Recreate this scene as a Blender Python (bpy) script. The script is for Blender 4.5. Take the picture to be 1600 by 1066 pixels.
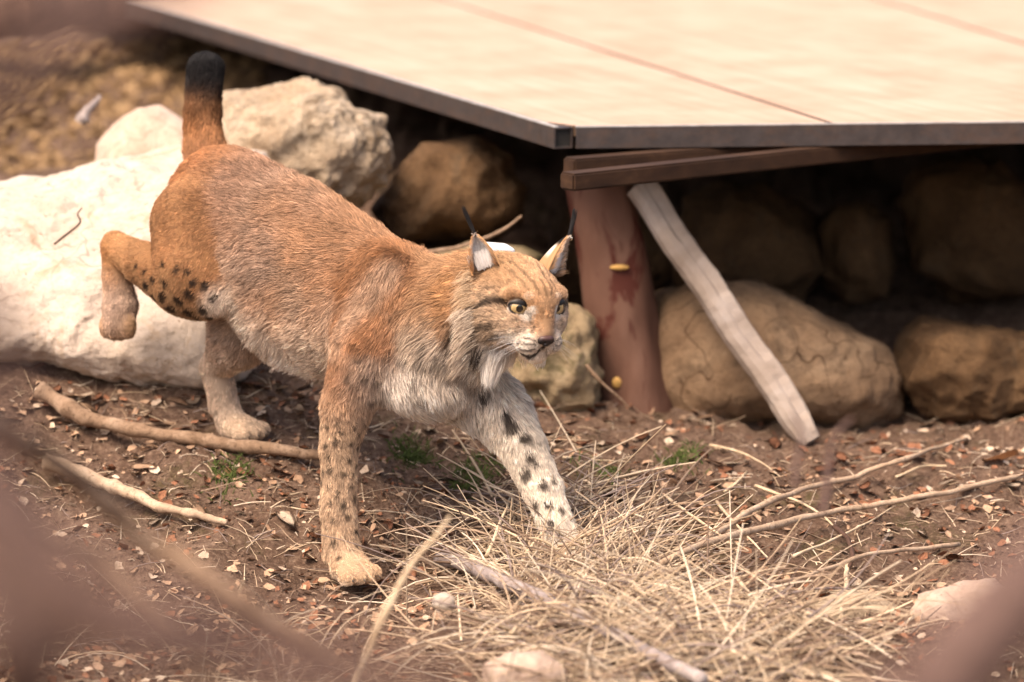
import bpy, bmesh, math, random
import numpy as np
from mathutils import Vector, Matrix, noise as mnoise

# ------------------------------------------------------------------ camera, world, sun, exposure
sc = bpy.context.scene
for o in list(bpy.data.objects):
    bpy.data.objects.remove(o)
TH = math.radians(10.0); D0 = 8.0; FPX = 6640.0; ZC = 0.46
CF = np.array([0, math.cos(TH), -math.sin(TH)]); CU = np.array([0, math.sin(TH), math.cos(TH)]); CX = np.array([1.0, 0, 0])
CC = np.array([0, 0, ZC]) - D0 * CF
def P(px, py, d):
    """photo pixel (1600 x 1066) at depth D0+d along the view -> world point"""
    z = D0 + d
    return CC + CF * z + CX * ((px - 800) * z / FPX) - CU * ((py - 533) * z / FPX)
def proj(p):
    q = np.asarray(p) - CC
    z = q @ CF
    return 800 + q @ CX / z * FPX, 533 - q @ CU / z * FPX, z - D0
cam = bpy.data.cameras.new('camera'); camo = bpy.data.objects.new('camera', cam); sc.collection.objects.link(camo)
camo.location = CC; camo.rotation_euler = (math.pi / 2 - TH, 0, 0)
cam.sensor_width = 36; cam.lens = 36 * FPX / 1600; cam.clip_start = .1; cam.clip_end = 500
cam.dof.use_dof = True; cam.dof.focus_distance = D0 - .18; cam.dof.aperture_fstop = 2.2
sc.camera = camo
SUN_EL, SUN_AZ = math.radians(58), math.radians(-138)          # azimuth from +Y towards +X: the light comes from the front left, high up, through thin cloud
w = bpy.data.worlds.new('World'); sc.world = w; w.use_nodes = True
nt = w.node_tree; nt.nodes.clear()
sky = nt.nodes.new('ShaderNodeTexSky'); sky.sky_type = 'NISHITA'; sky.sun_disc = False
sky.sun_elevation = SUN_EL; sky.sun_rotation = SUN_AZ; sky.air_density = 1.0; sky.dust_density = 5.0; sky.ozone_density = .5
bg = nt.nodes.new('ShaderNodeBackground'); bg.inputs[1].default_value = .14
wo = nt.nodes.new('ShaderNodeOutputWorld')
nt.links.new(sky.outputs[0], bg.inputs[0]); nt.links.new(bg.outputs[0], wo.inputs[0])
sl = bpy.data.lights.new('sun', 'SUN'); sl.energy = 2.0; sl.angle = math.radians(32); sl.color = (1, .93, .82)
so = bpy.data.objects.new('sun', sl); sc.collection.objects.link(so)
sdir = Vector((math.sin(SUN_AZ) * math.cos(SUN_EL), math.cos(SUN_AZ) * math.cos(SUN_EL), math.sin(SUN_EL)))
so.rotation_euler = sdir.to_track_quat('Z', 'Y').to_euler(); so.location = sdir * 6
sc.view_settings.view_transform = 'Standard'; sc.view_settings.look = 'None'; sc.view_settings.gamma = 1
sc.view_settings.exposure = 1.2
sc.view_settings.use_white_balance = True; sc.view_settings.white_balance_temperature = 7300; sc.view_settings.white_balance_tint = 16
sc.cycles.max_bounces = 6; sc.cycles.use_denoising = True
# ------------------------------------------------------------------ helpers
RNG = np.random.default_rng(7); random.seed(7)
COL = sc.collection
def tag(o, label=None, cat=None, group=None, kind=None):
    if label: o['label'] = label
    if cat: o['category'] = cat
    if group: o['group'] = group
    if kind: o['kind'] = kind
    return o
def empty(name, loc, label, cat, group=None):
    o = bpy.data.objects.new(name, None); COL.objects.link(o); o.location = loc; o.empty_display_size = .05
    return tag(o, label, cat, group)
def link(name, me, mat, parent=None):
    o = bpy.data.objects.new(name, me); COL.objects.link(o)
    if mat and not me.materials: me.materials.append(mat)
    if parent:
        o.parent = parent
        if not parent.parent and parent.type == 'EMPTY': o.matrix_parent_inverse = Matrix.Translation(parent.location).inverted()
    return o
def mesh(name, v, f, smooth=True, col=None):
    me = bpy.data.meshes.new(name); v = np.asarray(v, np.float64); 
    me.from_pydata(v.tolist(), [], f.tolist() if hasattr(f, 'tolist') else f)
    if smooth: me.polygons.foreach_set('use_smooth', np.ones(len(me.polygons), bool))
    if col is not None:
        a = me.attributes.new('tint', 'FLOAT_COLOR', 'POINT'); c = np.ones((len(v), 4), np.float32); c[:, :3] = col
        a.data.foreach_set('color', c.ravel())
    me.update(); return me
def vnoise(X, freq, seed=0):
    """value noise in -1..1 at points X"""
    q = np.asarray(X) * freq + 97.3 * seed + 1000; i = np.floor(q).astype(np.int64); f = q - i; f = f * f * (3 - 2 * f)
    def h(a, b, c):
        n = (a * 374761393 + b * 668265263 + c * 2147483647 + seed * 974711) & 0xffffffff
        n = ((n ^ (n >> 13)) * 1274126177) & 0xffffffff; n = n ^ (n >> 16)
        return (n & 0xffff) / 32767.5 - 1
    r = 0
    for a in (0, 1):
        for b in (0, 1):
            for c in (0, 1):
                wt = (f[..., 0] if a else 1 - f[..., 0]) * (f[..., 1] if b else 1 - f[..., 1]) * (f[..., 2] if c else 1 - f[..., 2])
                r = r + wt * h(i[..., 0] + a, i[..., 1] + b, i[..., 2] + c)
    return r
def fbm(X, freq, octs=4, seed=0, gain=.5):
    r = 0; a = 1
    for o in range(octs):
        r = r + a * vnoise(X, freq, seed + o); freq *= 2.03; a *= gain
    return r
def tube_np(pts, rad, seg=8, cap=True):
    pts = np.asarray(pts, float); n = len(pts); rad = np.broadcast_to(rad, n)
    T = np.gradient(pts, axis=0); T /= np.linalg.norm(T, axis=1)[:, None] + 1e-12
    ref = np.array([0, 0, 1.]) if abs(T[0] @ [0, 0, 1]) < .9 else np.array([1., 0, 0])
    S = np.cross(T, ref); S /= np.linalg.norm(S, axis=1)[:, None] + 1e-12; U = np.cross(S, T)
    a = np.arange(seg) / seg * 2 * np.pi
    v = pts[:, None] + rad[:, None, None] * (np.cos(a)[None, :, None] * S[:, None] + np.sin(a)[None, :, None] * U[:, None])
    v = v.reshape(-1, 3); f = []
    for i in range(n - 1):
        for j in range(seg):
            k = (j + 1) % seg
            f.append((i * seg + j, i * seg + k, (i + 1) * seg + k, (i + 1) * seg + j))
    if cap:
        f.append(tuple(range(seg))[::-1]); f.append(tuple(range((n - 1) * seg, n * seg)))
    return v, f
def spline(pts, n):
    """Catmull-Rom through pts"""
    pts = np.asarray(pts, float)
    P0 = np.vstack([2 * pts[0] - pts[1], pts, 2 * pts[-1] - pts[-2]]); m = len(pts) - 1
    t = np.linspace(0, m - 1e-6, n); i = t.astype(int); u = (t - i)[:, None]
    a, b, c, d = P0[i], P0[i + 1], P0[i + 2], P0[i + 3]
    return .5 * (2 * b + (c - a) * u + (2 * a - 5 * b + 4 * c - d) * u * u + (3 * b - a - 3 * c + d) * u ** 3)
# material helpers
def newmat(name, rough=.7, spec=.3):
    m = bpy.data.materials.new(name); m.use_nodes = True
    b = m.node_tree.nodes['Principled BSDF']; b.inputs['Roughness'].default_value = rough; b.inputs['Specular IOR Level'].default_value = spec
    return m, m.node_tree, b
def nd(nt, typ, **kw):
    n = nt.nodes.new(typ)
    for k, v in kw.items():
        if k.startswith('i_'): n.inputs[k[2:].replace('_', ' ')].default_value = v
        else: setattr(n, k, v)
    return n
def ramp(nt, fac, stops):
    r = nt.nodes.new('ShaderNodeValToRGB'); e = r.color_ramp.elements
    while len(e) < len(stops): e.new(.5)
    for q, (p, c) in zip(e, stops): q.position = p; q.color = (*c, 1)
    nt.links.new(fac, r.inputs[0]); return r.outputs[0]
def noisef(nt, scale, detail=6, rough=.6, coord='Object', stretch=None, dist=0):
    tc = nt.nodes.new('ShaderNodeTexCoord'); src = tc.outputs[coord]
    if stretch:
        mp = nt.nodes.new('ShaderNodeMapping'); mp.inputs['Scale'].default_value = stretch; nt.links.new(src, mp.inputs[0]); src = mp.outputs[0]
    n = nt.nodes.new('ShaderNodeTexNoise'); n.inputs['Scale'].default_value = scale; n.inputs['Detail'].default_value = detail; n.inputs['Roughness'].default_value = rough
    n.inputs['Distortion'].default_value = dist
    nt.links.new(src, n.inputs['Vector']); return n.outputs[0]
def mix(nt, fac, a, b, mode='MIX'):
    m = nt.nodes.new('ShaderNodeMix'); m.data_type = 'RGBA'; m.blend_type = mode
    for sock, v in ((m.inputs[0], fac), (m.inputs[6], a), (m.inputs[7], b)):
        if hasattr(v, 'is_linked'): nt.links.new(v, sock)
        else: sock.default_value = v if not isinstance(v, tuple) else (*v, 1)
    return m.outputs[2]
def bump(nt, b, h, strength=.4, dist=.01):
    n = nt.nodes.new('ShaderNodeBump'); n.inputs['Strength'].default_value = strength; n.inputs['Distance'].default_value = dist
    nt.links.new(h, n.inputs['Height']); nt.links.new(n.outputs[0], b.inputs['Normal'])
def flat(name, c, rough=.6, spec=.3, var=.25, scale=40):
    m, nt, b = newmat(name, rough, spec)
    c = np.array(c)
    nt.links.new(ramp(nt, noisef(nt, scale), [(.3, tuple(c * (1 - var))), (.7, tuple(np.minimum(c * (1 + var), .95)))]), b.inputs['Base Color'])
    return m
# ------------------------------------------------------------------ lynx body: signed distance shapes joined to one skin
def nrm(v):
    v = np.asarray(v, float); return v / np.linalg.norm(v)
BETA = math.radians(42)
A1 = nrm([math.cos(BETA) * math.cos(.2), -math.sin(BETA) * math.cos(.2), -math.sin(.2)])      # body forward
A2 = nrm(np.cross(A1, [0, 0, 1]))                                                              # body right (towards the viewer)
A3 = np.cross(A2, A1)
BODYF = np.array([A1, A2, A3])
PSI = math.radians(30); HP = math.radians(9)
H1 = np.array([math.sin(PSI) * math.cos(HP), -math.cos(PSI) * math.cos(HP), -math.sin(HP)])   # face forward
H2 = nrm(np.cross(H1, [0, 0, 1]))                                                             # animal's right
H3 = np.cross(H2, H1)
HR = math.radians(5.0)
H2, H3 = H2 * math.cos(HR) + H3 * math.sin(HR), H3 * math.cos(HR) - H2 * math.sin(HR)
HEADF = np.array([H1, H2, H3])
HO = P(804, 454, -.27)
def hp(f, r, u): return HO + H1 * f + H2 * r + H3 * u

PR = []   # (type, data, k, zone)
def rc(a, ra, b, rb, k=.03, zone='flank'): PR.append(('rc', (np.asarray(a, float), ra, np.asarray(b, float), rb), k, zone))
def el(c, rad, fr, k=.03, zone='flank'): PR.append(('el', (np.asarray(c, float), np.asarray(rad, float), fr), k, zone))
def chain(pts, k=.025, zone='leg'):
    for i, (a, b) in enumerate(zip(pts[:-1], pts[1:])):
        rc(P(*a[:3]), a[3], P(*b[:3]), b[3], k if i == 0 else .006, zone if len(a) < 5 else a[4])
# trunk
el(P(341, 330, .21), (.105, .094, .122), BODYF, .06, 'rump')
el(P(382, 360, .14), (.14, .105, .145), BODYF, .06, 'back')
el(P(462, 412, .05), (.17, .105, .158), BODYF, .06, 'flank')
el(P(474, 490, .05), (.15, .085, .100), BODYF, .06, 'belly')
el(P(545, 465, -.06), (.15, .112, .150), BODYF, .06, 'flank')
el(P(625, 510, -.13), (.11, .105, .138), BODYF, .06, 'shoulder')
el(P(592, 492, -.185), (.075, .05, .12), BODYF, .08, 'shoulder')
el(P(662, 590, -.19), (.085, .09, .062), BODYF, .05, 'chest')
rc(P(655, 488, -.16), .092, P(745, 492, -.23), .078, .05, 'neck')
rc(P(690, 540, -.20), .085, P(755, 520, -.25), .06, .05, 'ruff')
# near fore leg
chain([(575, 545, -.215, .066, 'shoulder'), (543, 632, -.20, .046, 'legn'), (530, 700, -.185, .034, 'legn'), (528, 800, -.18, .031, 'legn'),
       (534, 862, -.18, .033, 'legn'), (546, 884, -.20, .031, 'legn')], .03)
# far fore leg
chain([(730, 600, -.14, .066, 'chest'), (785, 648, -.165, .052, 'legf'), (818, 700, -.185, .042, 'legf'), (848, 765, -.205, .036, 'legf'), (873, 832, -.225, .030, 'legf'),
       (884, 862, -.235, .032, 'legf')], .03)
# near hind leg, lifted and trailing
chain([(309, 350, .13, .090, 'thigh'), (300, 420, .10, .076, 'thigh'), (285, 440, .11, .062, 'thigh'), (225, 412, .165, .042, 'calf'), (180, 385, .21, .027, 'hock'), (182, 430, .225, .028, 'meta'),
       (188, 478, .225, .033, 'meta'), (185, 503, .225, .031, 'meta')], .022)
el(P(318, 462, .075), (.055, .03, .045), BODYF, .04, 'thigh')
# far hind leg, on the ground
chain([(385, 440, .22, .085, 'flank'), (372, 530, .20, .056, 'inner'), (338, 573, .265, .031, 'inner'), (349, 630, .275, .027, 'inner'), (360, 660, .27, .027, 'inner')], .03)
# tail
chain([(325, 262, .285, .042, 'tail'), (316, 205, .315, .034, 'tail'), (316, 180, .322, .034, 'tailtip'), (321, 112, .335, .034, 'tailtip')], .02)
# head
el(hp(.0, 0, -.008), (.082, .074, .062), HEADF, .03, 'crown')
el(hp(.052, 0, .004), (.048, .055, .042), HEADF, .025, 'brow')
el(hp(.05, 0, -.05), (.062, .056, .046), HEADF, .025, 'cheek')
for s in (1, -1):
    el(hp(.028, .056 * s, -.038), (.046, .034, .048), HEADF, .025, 'cheek')
    el(hp(-.004, .066 * s, -.062), (.036, .026, .042), HEADF, .025, 'hruff')
    el(hp(.074, .036 * s, -.036), (.032, .026, .024), HEADF, .018, 'cheek')
    el(hp(.104, .0205 * s, -.065), (.027, .026, .022), HEADF, .012, 'pad')
    rc(hp(.099, .013 * s, .006), .010, hp(.074, .050 * s, .017), .012, .012, 'brow')
rc(hp(.080, 0, .012), .030, hp(.118, 0, -.042), .0175, .018, 'bridge')
el(hp(.094, 0, -.090), (.028, .024, .014), HEADF, .012, 'chin')
rc(hp(-.01, 0, -.02), .070, hp(-.085, .03, -.035), .078, .04, 'neck')
# paws: toes are separate lobes
def paw(c, fwd, zone, n=4, w=.030, r=.0165, L=.040):
    fwd = nrm([fwd[0], fwd[1], 0]); side = np.array([fwd[1], -fwd[0], 0]); up = np.array([0, 0, 1.])
    el(c + fwd * .008, (.036, .034, .024), np.array([fwd, side, up]), .02, zone)
    for i in range(n):
        t = (i - (n - 1) / 2) / ((n - 1) / 2)
        b = c + fwd * (L * (1 - .22 * t * t)) + side * w * t - up * .006
        el(b, (.021, .0135, r), np.array([fwd, side, up]), .007, zone)
PAWS = [(P(546, 889, -.215), (.62, -.78), 'paw'), (P(888, 872, -.24), (.75, -.66), 'pawf'), (P(372, 667, .255), (.80, -.60), 'pawh')]
for c, f, z in PAWS: paw(c, f, z)
for i in range(4):   # toes of the lifted hind foot hang down
    t = (i - 1.5) / 1.5
    el(P(184 + 18 * t, 516 - 6 * abs(t), .215 - .012 * t), (.0135, .013, .022), np.eye(3), .008, 'pawu')
EYES = [hp(.0775, .0390, -.0055), hp(.0775, -.0390, -.0055)]
CARVE = [(e + H1 * .006, .0185) for e in EYES] + [(hp(.128, .012, -.056), .004), (hp(.128, -.012, -.056), .004)]

def sd(pr, X):
    t, dta = pr[0], pr[1]
    if t == 'rc':
        a, ra, b, rb = dta
        ba = b - a; L2 = ba @ ba
        pa = X - a
        h = np.clip((pa @ ba) / L2, 0, 1)
        return np.linalg.norm(pa - h[..., None] * ba, axis=-1) - (ra + (rb - ra) * h)
    c, r, fr = dta
    q = (X - c) @ fr.T
    k0 = np.linalg.norm(q / r, axis=-1); k1 = np.linalg.norm(q / (r * r), axis=-1)
    return k0 * (k0 - 1) / np.maximum(k1, 1e-6)
def bbox(pr):
    if pr[0] == 'rc':
        a, ra, b, rb = pr[1]; return np.minimum(a - ra, b - rb), np.maximum(a + ra, b + rb)
    c, r, fr = pr[1]; m = np.sqrt(((fr * r[:, None]) ** 2).sum(0)); return c - m, c + m

def surface_nets(V, org, h):
    S = V < 0
    nx, ny, nz = V.shape
    acc = np.zeros((nx - 1, ny - 1, nz - 1, 3), np.float32); cnt = np.zeros((nx - 1, ny - 1, nz - 1), np.float32)
    cs = [(i, j, k) for i in (0, 1) for j in (0, 1) for k in (0, 1)]
    sl = lambda c: tuple(slice(o, (n - 1) + o) for o, n in zip(c, V.shape))
    for c in cs:
        for ax in range(3):
            if c[ax]: continue
            d = list(c); d[ax] = 1; d = tuple(d)
            va, vb = V[sl(c)], V[sl(d)]
            m = (va < 0) != (vb < 0)
            t = np.where(m, va / np.where(m, va - vb, 1), 0)
            for q in range(3):
                acc[..., q] += np.where(m, c[q] + (t if q == ax else 0), 0)
            cnt += m
    act = cnt > 0
    idx = np.full(act.shape, -1, np.int64); ids = np.argwhere(act); idx[act] = np.arange(len(ids))
    verts = (ids + acc[act] / cnt[act][:, None]) * h + org
    faces = []
    for ax in range(3):
        a1, a2 = [(1, 2), (2, 0), (0, 1)][ax]
        n = V.shape
        lo = [slice(1, n[q] - 1) for q in range(3)]; lo[ax] = slice(0, n[ax] - 1)
        hi = list(lo); hi[ax] = slice(1, n[ax])
        s0, s1 = S[tuple(lo)], S[tuple(hi)]
        for flip, m in ((False, s0 & ~s1), (True, ~s0 & s1)):
            e = np.argwhere(m); base = e.copy()
            for q in range(3):
                if q != ax: base[:, q] += 1
            def cell(o1, o2):
                b = base.copy(); b[:, a1] -= o1; b[:, a2] -= o2
                return idx[b[:, 0], b[:, 1], b[:, 2]]
            f = np.stack([cell(1, 1), cell(0, 1), cell(0, 0), cell(1, 0)], 1)
            faces.append(f[:, ::-1] if flip else f)
    return verts, np.concatenate(faces)

def build_sdf(PR, CARVE, h):
    bb = [bbox(p) for p in PR]
    lo = np.min([b[0] for b in bb], 0) - .03; hi = np.max([b[1] for b in bb], 0) + .03
    n = np.ceil((hi - lo) / h).astype(int) + 1
    V = np.full(n, .2, np.float32)
    ax = [lo[i] + np.arange(n[i]) * h for i in range(3)]
    for p, (a, b) in zip(PR, bb):
        k = p[2]; pad = .05 + k
        i0 = np.maximum(((a - pad - lo) / h).astype(int), 0); i1 = np.minimum(((b + pad - lo) / h).astype(int) + 2, n)
        G = np.stack(np.meshgrid(*[ax[i][i0[i]:i1[i]] for i in range(3)], indexing='ij'), -1)
        d = sd(p, G).astype(np.float32)
        s = tuple(slice(i0[i], i1[i]) for i in range(3))
        v = V[s]; hh = np.maximum(k - np.abs(v - d), 0) / k
        V[s] = np.minimum(v, d) - hh * hh * k * .25
    for c, r in CARVE:
        i0 = ((c - r - .02 - lo) / h).astype(int); i1 = ((c + r + .02 - lo) / h).astype(int) + 2
        G = np.stack(np.meshgrid(*[ax[i][i0[i]:i1[i]] for i in range(3)], indexing='ij'), -1)
        d = (r - np.linalg.norm(G - c, axis=-1)).astype(np.float32)
        s = tuple(slice(i0[i], i1[i]) for i in range(3))
        V[s] = np.maximum(V[s], d)
    return surface_nets(V, lo, h)
# ------------------------------------------------------------------ ground
CTRL = [(0,1066,-.8),(400,1066,-.9),(800,1066,-.95),(1200,1066,-.9),(1600,1066,-.8),(-300,1000,-.5),(1900,1000,-.5),
        (545,911,-.21),(888,888,-.24),(1300,900,-.25),(1600,880,-.2),(200,900,-.25),(0,850,-.1),(380,690,.26),(200,655,.3),(0,610,.3),(-300,600,.3),
        (600,705,.25),(750,690,.35),(1000,632,.75),(1262,676,.6),(1500,692,.6),(1650,690,.65),(1900,690,.65),(1220,655,.9),(880,605,.9),(1500,640,.95),
        (600,330,1.5),(300,420,.85),(0,440,.7),
        (1000,560,1.2),(1300,520,1.4),(1650,560,1.3),(800,430,1.6),(1000,420,1.9),(1500,420,1.9),(1900,420,1.9)]
CP = np.array([P(*c) for c in CTRL])
def onz(px, py, z):
    d = P(px, py, 0) - CC; return CC + d * ((z - CC[2]) / d[2])
# the bank behind the slab climbs to just below the platform
CP = np.vstack([CP, [onz(px, py, z) for px, py, z in ((150, 240, .48), (0, 250, .47), (-200, 260, .45), (50, 150, .58), (300, 130, .58), (450, 235, .50), (0, 70, .64), (-300, 70, .64), (250, 75, .63), (480, 120, .60), (700, 150, .55), (1100, 130, .50), (1500, 130, .48))]])
def tps_fit(XY, Z, lam=.002):
    n = len(XY); d = np.linalg.norm(XY[:, None] - XY[None], axis=2)
    K = np.where(d > 0, d * d * np.log(d + 1e-12), 0) + lam * np.eye(n)
    Pm = np.hstack([np.ones((n, 1)), XY]); M = np.block([[K, Pm], [Pm.T, np.zeros((3, 3))]])
    return np.linalg.solve(M, np.concatenate([Z, np.zeros(3)]))
TW = tps_fit(CP[:, :2], CP[:, 2])
def tps(X, Y):
    q = np.stack([np.ravel(X), np.ravel(Y)], 1); r = TW[-3] + q @ TW[-2:]
    for w_, c in zip(TW[:-3], CP[:, :2]):
        d2 = ((q - c) ** 2).sum(1); r += w_ * .5 * d2 * np.log(d2 + 1e-12)
    return r.reshape(np.shape(X))
def ground_z(X, Y, fine=True):
    X = np.asarray(X, float); Y = np.asarray(Y, float)
    xc, yc = np.clip(X, -1.35, 1.45), np.clip(Y, -1.0, 4.2)
    z = tps(xc, yc)
    z = z + np.where(Y < -1.0, (Y + 1.0) * .06, 0) + np.where(Y > 6.5, np.minimum(Y - 6.5, 9) * .33, 0)
    z = z + np.clip(np.abs(X - xc) - 0, 0, 8) * .05 * np.sign(xc - X)
    q = np.stack([X, Y, 0 * X], -1)
    near = np.clip(1.6 - np.hypot(X, Y) / 4, .4, 1)
    z = z + .022 * fbm(q, 3.2, 3, 3) * near
    if fine: z = z + .015 * fbm(q, 13, 5, 8, .62) - .014 * np.abs(vnoise(q, 10, 33)) + .006 * np.clip(vnoise(q, 30, 44), 0, 1)
    return z
def axis_grid(lo, hi, step, far):
    a = np.arange(lo, hi + step / 2, step); ext = []; x = step
    t = hi
    while t < far: x *= 1.22; t += x; ext.append(t)
    ext2 = []; x = step; t = lo
    while t > -far: x *= 1.22; t -= x; ext2.append(t)
    return np.array(ext2[::-1] + list(a) + ext)
gx, gy = axis_grid(-1.35, 1.4, .0085, 70), axis_grid(-1.25, 2.3, .0105, 70)
GX, GY = np.meshgrid(gx, gy); GZ = ground_z(GX, GY)
def gzv(X, Y):
    X = np.asarray(X, float); Y = np.asarray(Y, float)
    i = np.clip(np.searchsorted(gx, X) - 1, 0, len(gx) - 2); j = np.clip(np.searchsorted(gy, Y) - 1, 0, len(gy) - 2)
    u = (X - gx[i]) / (gx[i + 1] - gx[i]); v = (Y - gy[j]) / (gy[j + 1] - gy[j])
    return (GZ[j, i] * (1 - u) + GZ[j, i + 1] * u) * (1 - v) + (GZ[j + 1, i] * (1 - u) + GZ[j + 1, i + 1] * u) * v
def gz(x, y): return float(gzv(x, y))
n0, n1 = GX.shape; ii = np.arange(n0 * n1).reshape(n0, n1)
GF = np.stack([ii[:-1, :-1], ii[:-1, 1:], ii[1:, 1:], ii[1:, :-1]], -1).reshape(-1, 4)
msoil, nt_, b_ = newmat('bare_earth', .95, .12)
c1 = ramp(nt_, noisef(nt_, 7, 8, .7), [(.30, (.062, .036, .024)), (.48, (.145, .088, .062)), (.60, (.22, .142, .102)), (.78, (.36, .255, .19))])
c2 = ramp(nt_, noisef(nt_, 85, 7, .8), [(.34, (.042, .024, .016)), (.5, (.165, .10, .068)), (.66, (.44, .31, .22))])
c = mix(nt_, .55, c1, c2)
mo = ramp(nt_, noisef(nt_, 4.2, 5, .6, dist=.4), [(.56, (0, 0, 0)), (.68, (1, 1, 1))])
mo2 = ramp(nt_, noisef(nt_, 60, 4, .7), [(.4, (.0, .0, .0)), (.62, (.55, .55, .55))])
c = mix(nt_, mix(nt_, 1.0, mo, mo2, 'MULTIPLY'), c, (.075, .078, .022))
nt_.links.new(c, b_.inputs['Base Color']); bump(nt_, b_, noisef(nt_, 90, 8, .8), 1.0, .012)
ground = tag(link('ground', mesh('ground', np.stack([GX.ravel(), GY.ravel(), GZ.ravel()], 1), GF), msoil), kind='structure')

# ------------------------------------------------------------------ rocks
def rockmat(name, cols, scale=3.0, crack=.5, stain=None, bumpd=.02, rough=.9):
    m, nt, b = newmat(name, rough, .2)
    c = ramp(nt, noisef(nt, scale, 9, .68, dist=.6), [(.28, cols[0]), (.5, cols[1]), (.72, cols[2])])
    f = ramp(nt, noisef(nt, scale * 14, 6, .75), [(.32, (.45, .42, .40)), (.52, (1, 1, 1))])
    c = mix(nt, .5, c, f, 'MULTIPLY')
    if stain:
        s = ramp(nt, noisef(nt, scale * 1.3, 7, .7, dist=1.2), [(.52, (0, 0, 0)), (.66, (1, 1, 1))])
        c = mix(nt, s, c, stain)
    tc = nt.nodes.new('ShaderNodeTexCoord'); nz = nd(nt, 'ShaderNodeTexNoise'); nz.inputs['Scale'].default_value = scale * 2; nt.links.new(tc.outputs['Object'], nz.inputs['Vector'])
    vm = nd(nt, 'ShaderNodeVectorMath', operation='MULTIPLY_ADD'); vm.inputs[1].default_value = (.25, .25, .25); nt.links.new(nz.outputs['Color'], vm.inputs[0]); nt.links.new(tc.outputs['Object'], vm.inputs[2])
    vo = nd(nt, 'ShaderNodeTexVoronoi', feature='DISTANCE_TO_EDGE'); vo.inputs['Scale'].default_value = scale * 1.7; nt.links.new(vm.outputs[0], vo.inputs['Vector'])
    ck = ramp(nt, vo.outputs['Distance'], [(.0, (.25, .19, .15)), (.022, (1, 1, 1))])
    gate = ramp(nt, noisef(nt, scale * 1.1, 3), [(.44, (0, 0, 0)), (.52, (crack, crack, crack))])
    c = mix(nt, gate, c, mix(nt, 1.0, c, ck, 'MULTIPLY'))
    dirt = ramp(nt, noisef(nt, scale * 22, 4, .6), [(.28, (.30, .20, .13)), (.36, (1, 1, 1))]); c = mix(nt, .8, c, dirt, 'MULTIPLY')
    nt.links.new(c, b.inputs['Base Color'])
    bump(nt, b, noisef(nt, scale * 9, 9, .72), .75, bumpd)
    return m
MR = {'white': rockmat('white_limestone', [(.46, .36, .28), (.60, .50, .415), (.68, .60, .52)], 4, .5, (.46, .33, .22), .02),
      'pink': rockmat('pinkish_limestone', [(.38, .27, .20), (.50, .37, .29), (.58, .46, .38)], 4, .3, None, .008),
      'rough': rockmat('pitted_limestone', [(.36, .25, .16), (.52, .40, .28), (.62, .51, .39)], 7, .7, (.20, .14, .085), .03),
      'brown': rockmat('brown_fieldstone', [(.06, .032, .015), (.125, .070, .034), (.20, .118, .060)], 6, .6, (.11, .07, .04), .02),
      'tan': rockmat('tan_fieldstone', [(.17, .102, .058), (.29, .185, .110), (.39, .27, .170)], 4, 1.0, (.14, .09, .055), .02),
      'mossy': rockmat('mossy_fieldstone', [(.20, .14, .08), (.34, .25, .15), (.47, .37, .24)], 7, .5, (.13, .11, .05), .02)}
def rock(outline, d, thick, mat, label, name='boulder', seed=0, amp=.02, sq=.75, sub=6, tiltd=0., group=None, freq=5):
    """boulder: traced outline as its silhouette, real thickness along the view; tiltd leans the top backwards (metres per 100 px)"""
    O = np.array(outline, float); cx, cy = (O.max(0) + O.min(0)) / 2 if len(O) < 4 else O.mean(0)
    bm = bmesh.new(); bmesh.ops.create_icosphere(bm, subdivisions=sub, radius=1); bm.verts.ensure_lookup_table()
    U = np.array([v.co[:] for v in bm.verts])
    ang = np.arctan2(U[:, 2], U[:, 0]); R = O - [cx, cy]
    # radial function of the outline
    rad = np.zeros(len(U)); dx, dy = np.cos(ang), -np.sin(ang)
    for a, b in zip(R, np.roll(R, -1, 0)):
        e = b - a; den = dx * e[1] - dy * e[0]; den = np.where(np.abs(den) < 1e-9, 1e-9, den)
        t = (a[0] * e[1] - a[1] * e[0]) / den; s_ = (a[0] * dy - a[1] * dx) / den
        ok = (t > 0) & (s_ >= -1e-6) & (s_ <= 1 + 1e-6); rad = np.where(ok, np.maximum(rad, t), rad)
    rho = np.hypot(U[:, 0], U[:, 2]); w_ = np.clip(rho, 0, 1)
    rr_ = np.sin(np.arcsin(w_)) ** sq; z = np.sign(U[:, 1]) * np.abs(U[:, 1]) ** .8
    px_, py_ = cx + dx * rad * rr_, cy + dy * rad * rr_
    dd = d + z * thick + (cy - py_) / 100 * tiltd
    V = np.array([P(a, b, c_) for a, b, c_ in zip(px_, py_, dd)])
    c0 = V.mean(0); dirs = V - c0; dirs /= np.linalg.norm(dirs, axis=1)[:, None]
    n_ = fbm(V, freq, 5, seed, .55); rid = 1 - np.abs(fbm(V, freq * 1.6, 3, seed + 31)) * 1.4
    V = V + dirs * (amp * (n_ * .8 + .35 * rid - .45))[:, None]
    for v, co in zip(bm.verts, V - c0): v.co = co
    me = bpy.data.meshes.new(name); bm.to_mesh(me); bm.free(); me.polygons.foreach_set('use_smooth', np.ones(len(me.polygons), bool))
    o = link(name, me, MR[mat]); o.location = c0
    return tag(o, label, 'rock', group)
rock([(-330,330),(-150,292),(0,289),(80,272),(150,255),(230,240),(310,222),(420,235),(470,330),(440,470),(380,590),(320,612),(240,608),(150,590),(60,572),(-60,575),(-250,560),(-380,470)], .62, .20, 'white',
     'large smooth white limestone slab behind the hind legs of the lynx', 'limestone_slab', 1, .030, .5, 7, .10, freq=6)
rock([(146,252),(152,225),(185,190),(215,168),(250,165),(285,185),(330,215),(330,280),(240,300),(150,290)], .98, .14, 'pink', 'small rounded pinkish stone behind the top edge of the white slab', 'boulder', 5, .012, .7, 5)
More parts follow.
